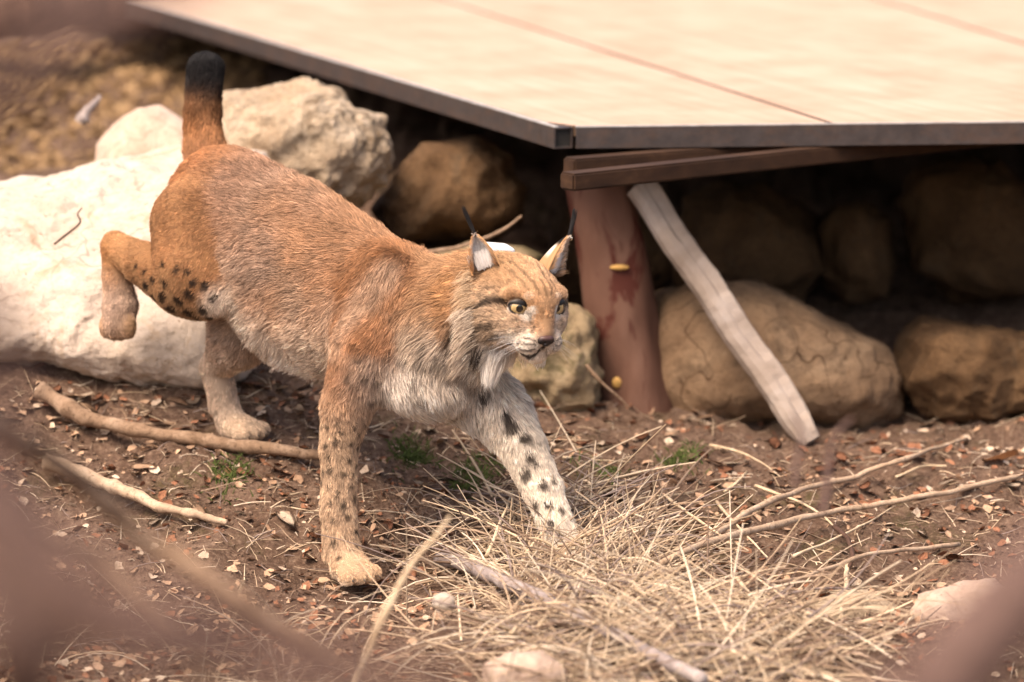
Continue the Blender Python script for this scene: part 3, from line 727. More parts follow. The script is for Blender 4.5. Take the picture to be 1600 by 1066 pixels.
def hair_object(name, pts, rads, cols, parent):
    """pts (n, k, 3), rads (n, k), cols (n, k, 3)"""
    n, k, _ = pts.shape
    hc = bpy.data.hair_curves.new(name); hc.add_curves([k] * n)
    hc.position_data.foreach_set('vector', pts.astype(np.float32).ravel())
    at = hc.attributes.get('radius') or hc.attributes.new('radius', 'FLOAT', 'POINT'); at.data.foreach_set('value', rads.astype(np.float32).ravel())
    at = hc.attributes.new('tint', 'FLOAT_COLOR', 'POINT'); c4 = np.ones((n * k, 4), np.float32); c4[:, :3] = cols.reshape(-1, 3); at.data.foreach_set('color', c4.ravel())
    hc.materials.append(mfur)
    return link(name, hc, None, parent)

def grow(roots, N, flow, L, lift, col, rng, K=5, wid=.00042, clump=.0085, messy=.28, tipdark=None):
    n = len(roots)
    flow = flow - (flow * N).sum(1)[:, None] * N; flow /= np.linalg.norm(flow, axis=1)[:, None] + 1e-9
    wob = np.stack([vnoise(roots, 26, 40 + i) for i in range(3)], 1) * .45 + np.stack([vnoise(roots, 75, 50 + i) for i in range(3)], 1) * .3
    flow = flow + wob + rng.normal(0, messy, (n, 3)); flow -= (flow * N).sum(1)[:, None] * N * .6; flow /= np.linalg.norm(flow, axis=1)[:, None] + 1e-9
    L = L * rng.uniform(.6, 1.2, n) * (1 + .25 * vnoise(roots, 40, 61))
    pts = np.zeros((n, K, 3)); pts[:, 0] = roots - N * .0015
    lf = lift * rng.uniform(.5, 1.6, n)
    for k in range(1, K):
        t = (k - .5) / (K - 1)
        d = flow + N * (lf * (1.5 - 1.3 * t))[:, None] + DN * (.10 * t)
        d /= np.linalg.norm(d, axis=1)[:, None]
        pts[:, k] = pts[:, k - 1] + d * (L / (K - 1))[:, None]
    # clumps
    jp = roots + np.stack([vnoise(roots, 120, 70 + i) for i in range(3)], 1) * clump * .5
    key = np.floor(jp / clump).astype(np.int64); key = (key[:, 0] * 73856093) ^ (key[:, 1] * 19349663) ^ (key[:, 2] * 83492791)
    _, inv = np.unique(key, return_inverse=True); inv = inv.ravel(); cnt = np.bincount(inv)
    for k in range(1, K):
        cen = np.stack([np.bincount(inv, pts[:, k, q]) / cnt for q in range(3)], 1)[inv]
        a = .42 * (k / (K - 1)) ** 1.3
        pts[:, k] = pts[:, k] * (1 - a) + cen * a
    cv = rng.lognormal(0, .16, cnt.shape)[inv] * rng.lognormal(0, .2, n)
    g = np.linspace(.62, 1.18, K)[None, :, None]
    cols = np.clip(col[:, None] * cv[:, None, None] * g, .004, .9)
    if tipdark is not None:
        dk = rng.random(n) < tipdark
        cols[dk, -2:] *= .25
    rads = wid * rng.uniform(.7, 1.25, n)[:, None] * np.array([1, .95, .8, .55, .12])[None, :K]
    return pts, rads, cols

def sample(V, F, N, n, rng, dens=None):
    a = .5 * np.linalg.norm(np.cross(V[F[:, 2]] - V[F[:, 0]], V[F[:, 3]] - V[F[:, 1]]), axis=1)
    if dens is not None: a = a * dens[F].mean(1)
    fi = rng.choice(len(F), n, p=a / a.sum())
    u, v = rng.random((2, n))
    q = F[fi]
    wts = np.stack([(1 - u) * (1 - v), u * (1 - v), u * v, (1 - u) * v], 1)
    return fi, q, wts
LZ = WZ.T @ np.array([ZONES[z][2] for z in ZN]); LIFT = WZ.T @ np.array([ZONES[z][3] for z in ZN])
FLOW = WZ.T @ np.array([nrm(ZONES[z][4]) for z in ZN])
SPK = WZ.T @ np.array([ZONES[z][5] for z in ZN])
# on the face the coat runs away from the nose
NOSE = hp(.132, 0, -.05)
fw = sstep(np.linalg.norm(BV - hp(.06, 0, -.02), axis=1), .07, .12)[:, None]
rad_ = BV - NOSE; rad_ /= np.linalg.norm(rad_, axis=1)[:, None]
FLOW = FLOW * (1 - fw) + (rad_ + DN * .25) * fw
rng = np.random.default_rng(11)
dens = np.clip(.02 / LZ, .75, 3.2)
dens = dens * (1 + 2.8 * sstep(np.linalg.norm(BV - hp(.03, 0, -.02), axis=1), .10, .14))
for e in EYES: dens *= 1 - sstep(np.linalg.norm(BV - (e + H1 * .004), axis=1), .0205, .023)
dens *= 1 - .96 * sstep(np.linalg.norm(BV - hp(.134, 0, -.052), axis=1), .013, .016)
fi, q, wts = sample(BV, BF, BN, 520000, rng, dens)
W3 = lambda A: (A[q] * wts[..., None]).sum(1); W1 = lambda A: (A[q] * wts).sum(1)
RT, RN = W3(BV), W3(BN); RN /= np.linalg.norm(RN, axis=1)[:, None]
RC = coat(RT, RN, (WZ.T[q] * wts[..., None]).sum(1).T)
RL = W1(LZ)
wd = .00027 + .00016 * np.clip(RL / .02, 0, 1)
pts, rads, cols = grow(RT, RN, W3(FLOW), RL, W1(LIFT), RC, rng, tipdark=.22 * W1(SPK))
rads = rads / .00042 * wd[:, None]
def tuft(c, n, spread, d, L, col, rng, wid=.0005):
    rt = c + rng.normal(0, spread, (n, 3)); LL = L * rng.uniform(.6, 1.15, n); p = np.zeros((n, 5, 3)); p[:, 0] = rt
    dd = nrm(d) + rng.normal(0, .13, (n, 3))
    for k in range(1, 5): p[:, k] = p[:, k - 1] + (dd + DN * .12 * k) * (LL / 4)[:, None]
    cen = p.mean(0); 
    for k in range(5): p[:, k] = p[:, k] * (1 - .12 * k) + cen[k] * .12 * k
    return p, np.tile(np.array([1, .95, .8, .55, .12]) * wid, (n, 1)), np.clip(np.array(col) * rng.lognormal(0, .15, n)[:, None, None] * np.linspace(.7, 1.15, 5)[None, :, None], .004, .9)
TF = []
BEARD, BEARD2, BLACKT = onskin(776, 556), onskin(796, 556), onskin(746, 552)
def mir(p_, s):
    q_ = p_ - HO; r_ = q_ @ H2
    return p_ if s > 0 else p_ - 2 * r_ * H2
for s in (1, -1):
    TF += [tuft(mir(BEARD, s), 800 if s > 0 else 250, .0085, DN + H2 * s * .25 - H1 * .1, .046 if s > 0 else .02, (.80, .73, .66), rng), tuft(mir(BEARD2, s), 400 if s > 0 else 20, .007, DN + H2 * s * .1 - H1 * .15, .022, (.70, .60, .50), rng),
           tuft(mir(BLACKT, s), 170 if s > 0 else 10, .007, DN + H2 * s * .2 - H1 * .35, .034 if s > 0 else .01, (.05, .036, .028), rng), tuft(hp(-.02, .074 * s, -.075), 600, .010, DN + H2 * s * .25 - H1 * .5, .050, (.58, .47, .37), rng),
           tuft(hp(-.012, .080 * s, -.045), 500, .012, DN + H2 * s * .45 - H1 * .6, .040, (.50, .38, .27), rng), tuft(hp(.012, .078 * s, -.055), 500, .010, DN + H2 * s * .3 - H1 * .5, .036, (.54, .40, .28), rng)]
for y_ in range(428, 572, 9):
    TF.append(tuft(onskin(731 + 4 * math.sin(y_), y_), 120, .0065, H2 * .75 - H1 * .75 + DN * (.25 + (y_ - 428) / 140 * .8), .030 + .00012 * (y_ - 428), ((.56, .40, .26) if y_ < 480 else (.62, .50, .39)), rng, .00042))
hair_object('fur', np.concatenate([pts] + [t_[0] for t_ in TF]), np.concatenate([rads] + [t_[1] for t_ in TF]), np.concatenate([cols] + [t_[2] for t_ in TF]), body)

# ears: cupped shells
def ear(base, axis, opn, H, Wd, zone_, seed, roll=0):
    axis = nrm(axis); opn = nrm(opn - (np.asarray(opn) @ axis) * axis); side = np.cross(axis, opn)
    nS, nP = 22, 25
    def surf(off):
        V = []
        for i in range(nS):
            s = i / (nS - 1)
            r = Wd * (1 - s) ** .62 * (1 - .12 * (1 - s) ** 3) + .0015 - off
            bend = H * .10 * s * s
            for j in range(nP):
                ph = (j / (nP - 1) * 2 - 1) * math.radians(112 - 30 * s)
                V.append(base + axis * (H * s - off * .3) + (-math.cos(ph) * r * .8 + Wd * .35) * opn + math.sin(ph) * r * side + opn * -bend * .3)
        return np.array(V)
    Vo, Vi = surf(0), surf(.0028)
    n = nS * nP
    F = []
    for i in range(nS - 1):
        for j in range(nP - 1):
            a = i * nP + j
            F.append((a, a + 1, a + nP + 1, a + nP)); F.append((n + a, n + a + nP, n + a + nP + 1, n + a + 1))
        for j in (0, nP - 1):
            a = i * nP + j
            F.append((a, a + nP, n + a + nP, n + a) if j == 0 else (a, n + a, n + a + nP, a + nP))
    for j in range(nP - 1):
        a = (nS - 1) * nP + j; F.append((a, a + 1, n + a + 1, n + a))
    V = np.vstack([Vo, Vi]); F = np.array(F)
    N = vnormals(V, F)
    out = (V[:n] - Vi).mean(0)
    # outward check on the outer back middle
    mid = (nS // 3) * nP + nP // 2
    if N[mid] @ (-opn) < 0: F = F[:, ::-1]; N = -N
    S = np.tile(np.repeat(np.linspace(0, 1, nS), nP), 2); Ph = np.tile(np.tile(np.abs(np.linspace(-1, 1, nP)), nS), 2)
    inner = np.arange(2 * n) >= n
    cb = np.array([.40, .24, .125]); blk = np.array([.012, .011, .011]); grey = np.array([.62, .55, .48])
    c = np.tile(cb, (2 * n, 1))
    g = np.clip((S - .25) / .15, 0, 1)[:, None] * (1 - np.clip((S - .62) / .12, 0, 1))[:, None] * np.clip((.75 - Ph) / .1, 0, 1)[:, None]
    c = c * (1 - g) + grey * g
    k = np.clip((S - .6) / .14, 0, 1)[:, None] * np.clip((.97 - Ph) / .08, 0, 1)[:, None]; c = c * (1 - k) + blk * k
    e = np.clip((Ph - .84) / .1, 0, 1)[:, None]; c = c * (1 - e) + np.array([.58, .33, .16]) * e
    ci = np.array([.84, .78, .73]) * (1 - .5 * np.clip(.35 - S, 0, .35)[:, None] / .35) ; ed = np.clip((Ph - .78) / .15, 0, 1)[:, None]; ci = ci * (1 - ed) + np.array([.55, .32, .16]) * ed
    c = np.where(inner[:, None], ci, c)
    o = link('ear', mesh('lynx_ear', V, F, True, c * .8), mskin, lynx)
    r2 = np.random.default_rng(seed)
    fi, q, wts = sample(V, F, N, 9000, r2)
    w3 = lambda A: (A[q] * wts[..., None]).sum(1)
    R, RNn, C, Si = w3(V), w3(N), w3(c), (S[q] * wts).sum(1); RNn /= np.linalg.norm(RNn, axis=1)[:, None] + 1e-9
    inn = inner[q].mean(1) > .5
    phs = (Ph[q] * wts).sum(1)
    L = np.where(inn, np.where(phs > .5, .026, .012), .0065) * (1 - .45 * Si)
    fl = np.tile(axis, (len(R), 1)) + np.where(inn & (phs > .4), 1, 0)[:, None] * (-np.sign(((R - base) @ side))[:, None] * side * .9 + opn * .5)
    p1, r1, c1 = grow(R, RNn, fl, L, np.where(inn, .25, .2), C, r2, wid=.00036, clump=.004, messy=.15)
    # black tuft at the tip
    tip = base + axis * H * .97 + opn * (Wd * .30)
    nT = 170
    rt = tip + r2.normal(0, .0016, (nT, 3)); tl = r2.uniform(.026, .056, nT)
    pt = np.zeros((nT, 5, 3)); pt[:, 0] = rt
    dirs = axis + np.array([-.10, .05, .25]) + r2.normal(0, .05, (nT, 3)); dirs /= np.linalg.norm(dirs, axis=1)[:, None]
    for k_ in range(1, 5): pt[:, k_] = pt[:, k_ - 1] + (dirs + np.array([-.05, 0, .03]) * k_) * (tl / 4)[:, None]
    cen = pt.mean(0); pt = pt * .75 + cen * .25
    rt_ = np.tile(np.array([.00045, .0004, .00035, .0003, .0001]), (nT, 1)); ct = np.tile(np.array([.014, .012, .012]), (nT, 5, 1))
    nI = 260; ri = base + axis * H * .10 + opn * Wd * .45 + side * r2.uniform(-.42, .42, (nI, 1)) * Wd + r2.normal(0, .002, (nI, 3)); li = r2.uniform(.015, .034, nI); pi_ = np.zeros((nI, 5, 3)); pi_[:, 0] = ri
    di = axis + opn * .10 + side * r2.normal(0, .05, (nI, 1)) + r2.normal(0, .03, (nI, 3))
    for k_ in range(1, 5): pi_[:, k_] = pi_[:, k_ - 1] + (di - opn * .05 * k_) * (li / 4)[:, None]
    ri_ = np.tile(np.array([.0004, .0004, .00034, .00026, .0001]), (nI, 1)); ci_ = np.tile(np.array([.84, .79, .75]), (nI, 5, 1)) * r2.uniform(.75, 1, (nI, 1, 1))
    hair_object('ear_fur', np.vstack([p1, pt, pi_]), np.vstack([r1, rt_, ri_]), np.concatenate([c1, ct, ci_]), o)
    return o
ear(hp(-.012, .060, .036), P(727, 366, 0) - P(747, 428, .015), H1 * .85 + H2 * .40, .070, .031, 'ear', 5)
ear(hp(-.012, -.060, .036), P(890, 366, 0) - P(858, 418, -.005), np.array([.90, -.25, -.1]), .078, .033, 'ear', 6)

# eyes
meye, nt_, b_ = newmat('eye_white', .08, .6); b_.inputs['Base Color'].default_value = (.10, .07, .05, 1); b_.inputs['Coat Weight'].default_value = 1
miris, nt_, b_ = newmat('eye_iris', .1, .6); b_.inputs['Coat Weight'].default_value = 1; b_.inputs['Coat Roughness'].default_value = .03
nt_.links.new(ramp(nt_, noisef(nt_, 500, 4, .6), [(.3, (.30, .19, .075)), (.7, (.55, .40, .19))]), b_.inputs['Base Color'])
mpup, nt_, b_ = newmat('eye_pupil', .05, .6); b_.inputs['Base Color'].default_value = (.004, .004, .004, 1); b_.inputs['Coat Weight'].default_value = 1
mlid, nt_, b_ = newmat('eye_lid', .5, .4)
at = nd(nt_, 'ShaderNodeAttribute', attribute_name='tint'); nt_.links.new(at.outputs[0], b_.inputs['Base Color'])
def cap(c, ax, r, ang, rings=8, seg=28):
    ax = nrm(ax); s = nrm(np.cross(ax, [0, 0, 1])); u = np.cross(s, ax)
    V = [c + ax * r]; F = []
    for i in range(1, rings + 1):
        a = ang * i / rings
        for j in range(seg):
            t = j / seg * 2 * np.pi
            V.append(c + r * (math.cos(a) * ax + math.sin(a) * (math.cos(t) * s + math.sin(t) * u)))
    for j in range(seg): F.append((0, 1 + j, 1 + (j + 1) % seg))
    for i in range(rings - 1):
        for j in range(seg):
            a = 1 + i * seg + j; b = 1 + i * seg + (j + 1) % seg
            F.append((a, a + seg, b + seg, b))
    return np.array(V), F
def eye(c, s):
    r = .0198
    fwd = nrm(H1 + H2 * s * .20); gaze = nrm(H1 + H2 * .27 + H3 * .03)
    V, F = cap(c, fwd, r, math.pi * .98, 16)
    e = link('eye', mesh('lynx_eye', V, F), meye, lynx)
    V, F = cap(c, gaze, r + .0002, .80); link('iris', mesh('iris', V, F), miris, e)
    V, F = cap(c, gaze, r + .0004, .34); link('pupil', mesh('pupil', V, F), mpup, e)
    out = nrm(H2 * s - (H2 * s @ fwd) * fwd); up = np.cross(out, fwd); up = up if up @ H3 > 0 else -up
    seg, rings = 48, 7; V = []; C = []; F = []
    for i in range(rings):
        t = i / (rings - 1)
        for j in range(seg):
            a = j / seg * 2 * np.pi; ca, sa = math.cos(a), math.sin(a)
            x = 1.05 * ca; y = (.37 if sa > 0 else .50) * np.sign(sa) * abs(sa) ** .9 + .17 * ca     # almond: outer corner higher
            if ca < 0: y -= .22 * ca * ca * .6
            X, Y = x * (1 - t) + 1.45 * ca * t, y * (1 - t) + 1.35 * sa * t
            an = math.hypot(X, Y); rr_ = r * (1.035 + .10 * math.sin(min(t * 3, 1) * math.pi / 2) - .16 * max(t - .4, 0))
            d = math.cos(an) * fwd + math.sin(an) * (X / an * out + Y / an * up)
            V.append(c + d * rr_)
            dark = np.array([.010, .008, .007]); oc = np.array([.66, .55, .45]) if sa < -.25 else np.array([.13, .08, .05])
            k = np.clip((t - (.16 if sa < 0 else .42)) / .2, 0, 1); C.append(dark * (1 - k) + oc * k)
    for i in range(rings - 1):
        for j in range(seg):
            b = (j + 1) % seg; F.append((i * seg + j, i * seg + b, (i + 1) * seg + b, (i + 1) * seg + j))
    link('eyelid', mesh('eyelid', np.array(V), F, True, np.array(C)), mlid, e)
eye(EYES[0], 1); eye(EYES[1], -1)

# nose leather
NP = []
NP.append(('el', (hp(.1305, 0, -.050), np.array([.0105, .0150, .0075]), HEADF), .004, 'n'))
NP.append(('el', (hp(.1315, 0, -.0575), np.array([.009, .0085, .0075]), HEADF), .004, 'n'))
for s in (1, -1): NP.append(('el', (hp(.1285, .0105 * s, -.0545), np.array([.009, .0065, .0065]), HEADF), .003, 'n'))
NV, NF = build_sdf(NP, [(hp(.1385, .0065, -.0570), .0028), (hp(.1385, -.0065, -.0570), .0028), (hp(.134, .0125, -.0575), .0025), (hp(.134, -.0125, -.0575), .0025)], .0011)
NV = lap(NV, NF, 2)
mnose, nt_, b_ = newmat('nose_leather', .45, .4)
at = nd(nt_, 'ShaderNodeAttribute', attribute_name='tint'); nt_.links.new(at.outputs[0], b_.inputs['Base Color'])
bump(nt_, b_, noisef(nt_, 900, 2), .3, .0006)
tn = np.clip(((NV - HO) @ H3 + .053) / .006, 0, 1)[:, None]
link('nose', mesh('lynx_nose', NV, NF, True, np.array([.012, .009, .009]) * (1 - tn) + np.array([.075, .036, .030]) * tn), mnose, lynx)
# whiskers
rw = np.random.default_rng(2); wp = []
for s in (1, -1):
    for i in range(12):
        row, cidx = i % 3, i // 3
        b0 = hp(.118 - .007 * cidx, (.030 + .0025 * cidx) * s, -.058 - .006 * row)
        d = nrm(H2 * s * .9 - H1 * .25 + H3 * (-.1 - .15 * row) + rw.normal(0, .1, 3)); L = rw.uniform(.04, .075)
        wp.append([b0 + d * L * t + DN * .25 * L * t * t for t in np.linspace(0, 1, 5)])
wp = np.array(wp)
hair_object('whiskers', wp, np.tile([.00022, .0002, .00016, .0001, .00004], (len(wp), 1)), np.full((len(wp), 5, 3), .75), lynx)
# claws hinted at the toes
mclaw = flat('claw_horn', (.10, .07, .05), .35, .5)
for (c, f, z) in PAWS:
    f = nrm([f[0], f[1], 0]); sd_ = np.array([f[1], -f[0], 0])
    for i in range(4):
        t = (i - 1.5) / 1.5; b0 = c + f * (.040 * (1 - .22 * t * t) + .016) + sd_ * .030 * t + np.array([0, 0, -.008])
        v, fc = tube_np([b0 - f * .006, b0 + f * .004, b0 + f * .008 - np.array([0, 0, .004])], [.0028, .0022, .0006], 6); link('claw', mesh('claw', v, fc), mclaw, lynx)
# tracking collar with its transmitter
mcol = flat('collar_strap', (.05, .04, .035), .6); mtx = flat('transmitter_case', (.72, .72, .70), .35, .5, .06)
cc = hp(-.062, .012, -.028); cn = nrm(-H1 + A1 * -.4 + np.array([0, 0, .1])); cs = nrm(np.cross(cn, [0, 0, 1])); cu = np.cross(cs, cn)
if cu[2] < 0: cu = -cu
V, F = [], []; seg = 40
for j in range(seg):
    t = j / seg * 2 * np.pi
    for w_ in (-.012, .012):
        for r_ in (0, .004): V.append(cc + cn * w_ + (math.cos(t) * cs * (.083 + r_) + math.sin(t) * cu * (.077 + r_)))
for j in range(seg):
    a, b = j * 4, (j + 1) % seg * 4
    F += [(a, a + 2, b + 2, b), (a + 1, b + 1, b + 3, a + 3), (a, b, b + 1, a + 1), (a + 2, a + 3, b + 3, b + 2)]
collar = link('collar', mesh('collar', V, F, False), mcol, lynx)
bm = bmesh.new(); bmesh.ops.create_cube(bm, size=1)
bx_ = Matrix(((cs[0], cn[0], cu[0]), (cs[1], cn[1], cu[1]), (cs[2], cn[2], cu[2]))).to_4x4(); tc_ = P(777, 394, -.19); bx_.translation = Vector(tc_)
bmesh.ops.scale(bm, vec=(.058, .036, .028), verts=bm.verts); bmesh.ops.bevel(bm, geom=bm.edges[:], offset=.008, segments=3, affect='EDGES', profile=.6)
bm.transform(bx_ @ Matrix.Rotation(math.radians(9), 4, 'Y'))
me = bpy.data.meshes.new('transmitter'); bm.to_mesh(me); bm.free(); me.polygons.foreach_set('use_smooth', np.ones(len(me.polygons), bool))
link('transmitter', me, mtx, collar)
# ------------------------------------------------------------------ sticks and twigs
def groundpt(px, py, lo=-3.0, hi=4.5):
    """where the view ray of a photo pixel meets the ground"""
    zs = np.linspace(lo, hi, 500)[:, None]; d_ = P(px, py, 0) - CC; Q = CC + d_ / D0 * (D0 + zs); g_ = gzv(Q[:, 0], Q[:, 1])
    return Q[np.argmax(Q[:, 2] < g_)]
def barkmat(name, cols, sc_=14):
    m, nt, b = newmat(name, .85, .2)
    c = ramp(nt, noisef(nt, sc_, 7, .7, dist=.4), [(.3, cols[0]), (.5, cols[1]), (.72, cols[2])])
    c = mix(nt, .75, c, ramp(nt, noisef(nt, sc_ * 7, 6, .75, dist=.8), [(.34, (.28, .24, .21)), (.5, (1, 1, 1))]), 'MULTIPLY')
    nt.links.new(c, b.inputs['Base Color'])
    bump(nt, b, noisef(nt, sc_ * 6, 6, .7), .6, .004); return m
MB_ = {'brown': barkmat('brown_bark', [(.11, .065, .038), (.24, .155, .10), (.38, .27, .19)]), 'pale': barkmat('pale_bark', [(.28, .19, .125), (.43, .31, .215), (.55, .43, .32)]),
       'grey': barkmat('grey_bark', [(.13, .105, .10), (.28, .23, .215), (.46, .40, .37)]), 'straw': barkmat('dry_straw', [(.42, .30, .18), (.60, .46, .31), (.70, .58, .43)], 30),
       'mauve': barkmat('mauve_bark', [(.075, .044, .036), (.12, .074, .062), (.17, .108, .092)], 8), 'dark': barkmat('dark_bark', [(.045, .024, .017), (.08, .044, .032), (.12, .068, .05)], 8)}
def heapness(px, py): return 1.0 if 700 < px < 1260 and py > 800 else 0.0
def gdepth(px, py): return float((groundpt(px, py) - CC) @ CF - D0)
def settle(pts, r, lift=0.):
    return [(px, py, gdepth(px, py) - r * 5 / 830 - .16 * heapness(px, py) - lift * (1 if 0 < i < len(pts) - 1 else .4)) for i, (px, py, d) in enumerate(pts)]
rg0 = np.random.default_rng(77)
def stick(name, pts, r0, r1, mat, label, cat='stick', seg=9, n=26, wob=.004, group=None, parent=None, twigs=()):
    """pts: (px, py, d); r in photo px at that depth"""
    if all(p[2] > -1.2 and p[1] > 590 for p in pts): pts = settle(pts, (r0 + r1) / 2, .11 if name == 'thin_twig' else .05 if name == 'grass_stalk' else 0)
    W = spline([P(*p) for p in pts], n)
    W = W + wob * np.stack([fbm(W, 14, 3, 11 + i) for i in range(3)], 1)
    sc_ = (D0 + np.mean([p[2] for p in pts])) / FPX
    if r0 > 4.5 and mat not in ('straw',): n = 70; seg = 14; W = spline(W, n)
    rr_ = np.linspace(r0, r1, n) * sc_; R_ = rr_ * (1 + .10 * vnoise(W, 40, 3))
    for kq in range(int(n / 22)):
        i_ = rg0.integers(6, n - 6); R_ = R_ * (1 + .22 * np.exp(-((np.arange(n) - i_) / 1.6) ** 2))
    v, f = tube_np(W, R_, seg)
    if r0 > 4.5:
        C_ = np.repeat(W, seg, 0); dv = (v - C_) / (np.linalg.norm(v - C_, axis=1)[:, None] + 1e-9); v = v + dv * (rr_.mean() * .16 * fbm(v, .6 / rr_.mean(), 3, 5))[:, None]
    if parent is None:
        c0 = v.mean(0); o = link(name, mesh(name, v - c0, f), MB_[mat]); o.location = c0; tag(o, label, cat, group)
    else:
        o = link(name, mesh(name, v, f), MB_[mat], parent)
    return o
def stick_multi(name, stems, mat, label, cat, names):
    base = P(*stems[0][0][0]); e = empty(name, base, label, cat)
    for nm, (pts, r0, r1) in zip(names, stems): stick(nm, pts, r0, r1, mat, None, parent=e)
    return e
stick_multi('fallen_branch', [([(60,610,.36),(130,652,.27),(215,672,.21),(320,690,.15),(420,700,.10),(505,712,.06)], 13, 8), ([(210,664,.22),(270,662,.2),(320,690,.12),(355,715,.06)], 4, 2), ([(150,655,.24),(128,632,.24),(105,632,.26)], 2.2, 1), ([(200,662,.22),(190,640,.21),(172,634,.22)], 2, 1)],
            'brown', 'long brown branch with side twigs lying behind the front leg of the lynx', 'branch', ['stem', 'side_twig', 'side_twig', 'side_twig'])
stick('fallen_stick', [(70,725,.0),(170,758,-.04),(260,790,-.08),(355,818,-.10)], 13, 5, 'pale', 'pale barkless stick pointing at the near front paw', wob=.006)
stick('fallen_stick', [(688,872,-.40),(780,905,-.52),(900,962,-.70),(1000,1012,-.86),(1095,1064,-1.0)], 12, 10, 'grey', 'straight grey stick with a broken end lying in the straw', wob=.004)
stick('fallen_stick', [(1065,656,.52),(1150,642,.55),(1240,634,.58),(1385,644,.60)], 6, 4, 'brown', 'thin grey stick lying across the foot of the brace')
stick('thin_twig', [(1010,900,-.42),(1085,855,-.36),(1300,800,-.30),(1450,775,-.28),(1620,738,-.24)], 6, 4, 'pale', 'long thin pale twig crossing a second twig over bare earth', 'twig')
stick('thin_twig', [(1080,858,-.36),(1200,785,-.3),(1330,745,-.26),(1420,715,-.2),(1510,685,-.1)], 5, 3, 'pale', 'thin twig rising steeply across the long pale twig', 'twig')
stick('thin_twig', [(1326,880,-.5),(1314,960,-.56),(1300,1035,-.62)], 4.2, 3, 'straw', 'straight straw coloured twig standing against the low white stone', 'twig')
stick('thin_twig', [(1306,822,-.5),(1326,846,-.5),(1331,872,-.5),(1322,905,-.52)], 4, 3, 'dark', 'short dark curved twig above the straw coloured twig', 'twig')
stick('thin_twig', [(1500,850,-.3),(1350,870,-.34),(1200,930,-.42)], 4, 2.5, 'pale', 'low faint twig between the white stones and the long twigs', 'twig')
stick('thin_root', [(600,398,.8),(690,392,.72),(760,372,.66),(815,338,.62)], 4, 2, 'brown', 'thin bent root in the shade above the neck of the lynx', 'root')
stick('thin_twig', [(915,570,.5),(940,600,.5),(985,640,.52)], 3, 2, 'brown', 'fine dark twig leaning by the foot of the log post', 'twig')
stick('thin_twig', [(1240,760,-2.2),(1246,715,-2.2),(1252,680,-2.2),(1238,648,-2.2)], 5, 3, 'mauve', 'short upright mauve twig in front of the brace foot', 'twig')
stick('thin_twig', [(1285,800,-2.2),(1292,730,-2.2),(1300,690,-2.2),(1330,655,-2.2)], 7, 3, 'mauve', 'curved mauve twig in front of the big tan boulder', 'twig')
stick('thin_twig', [(545,1100,-1.5),(590,985,-1.5),(630,900,-1.5),(672,850,-1.5),(705,805,-1.5)], 6, 3, 'straw', 'leaning blurred stem rising between the two front paws', 'twig')
stick('thin_twig', [(84,383,.40),(108,362,.40),(126,346,.395),(121,332,.40),(128,322,.40)], 2, 1, 'dark', 'small hooked dark twig lying on the white slab', 'twig')
stick('wood_splinter', [(125,190,1.2),(140,170,1.2),(158,150,1.22)], 10, 4, 'grey', 'grey wood splinter on the earth bank behind the slab', 'wood')
# ------------------------------------------------------------------ dry grass
rg = np.random.default_rng(21)
def grass_mesh(items, seg=4, pal=None):
    L = []
    for pts, r in items:
        v, f = tube_np(pts, np.linspace(r, r * .45, len(pts)), seg, False); L.append((v, f))
    v, f = join_np(L)
    if pal is None: return v, f
    ct = np.concatenate([np.tile(pal[rg.integers(len(pal))] * rg.uniform(.7, 1.15), (len(q[0]), 1)) for q in L])
    return v, f, ct
def stalk_pts(x, y, L, az, tilt, bend, n=6, z0=None):
    z = (gz(x, y) if z0 is None else z0)
    p = np.array([x, y, z]); out = [p.copy()]; t_ = tilt; 
    for i in range(n - 1):
        d = np.array([math.cos(az) * math.cos(t_), math.sin(az) * math.cos(t_), math.sin(t_)]); p = p + d * L / (n - 1)
        g_ = gz(p[0], p[1]) + .003
        if p[2] < g_: p[2] = g_
        out.append(p.copy()); t_ -= bend / (n - 1)
    return np.array(out)
heap = [groundpt(x, y) for x, y in ((860,860),(930,870),(820,900),(900,930),(980,960),(1080,990),(1180,1010),(930,1010),(1060,1050),(860,1040),(1230,1050))]
items = []
for i in range(1900):
    c = heap[rg.integers(len(heap))]; x, y = c[0] + rg.normal(0, .09), c[1] + rg.normal(0, .13)
    L = rg.uniform(.06, .26); az = rg.choice([.5, 2.5, -.4, -2.7]) + rg.normal(0, .6)
    hz = max(0, .11 - .45 * math.hypot(x - c[0], y - c[1])) * rg.random()
    items.append((stalk_pts(x, y, L, az, rg.normal(.30, .30), rg.normal(.4, .45), 6, gz(x, y) + hz), rg.uniform(.0009, .0024) * (1.6 if rg.random() < .12 else 1)))
for i in range(330):       # taller stems in front of the outstretched paw
    q = groundpt(rg.uniform(790, 1010), rg.uniform(875, 960)); az = rg.uniform(.2, 1.9) if rg.random() < .75 else rg.uniform(0, 6.3)
    items.append((stalk_pts(q[0], q[1], rg.uniform(.08, .22), az, rg.normal(.75, .3), rg.normal(.7, .4), 7), rg.uniform(.0009, .0023)))
for i in range(2600):      # thin cover elsewhere
    px_, py_ = rg.uniform(-50, 1650), rg.uniform(600, 1090)
    q = groundpt(px_, py_)
    items.append((stalk_pts(q[0], q[1], rg.uniform(.012, .10) if rg.random() < .4 else rg.uniform(.01, .04), rg.uniform(0, 6.3), rg.normal(.12, .15), rg.normal(.2, .3), 5), rg.uniform(.0005, .0013)))
for i in range(260):      # tufts in front, out of focus
    px_, py_ = rg.normal(520, 330), rg.uniform(960, 1250)
    q = groundpt(px_, py_, -5, 2)
    items.append((stalk_pts(q[0], q[1], rg.uniform(.10, .30), rg.uniform(0, 6.3), rg.normal(.7, .3), rg.normal(.8, .4), 7), rg.uniform(.0008, .0016)))
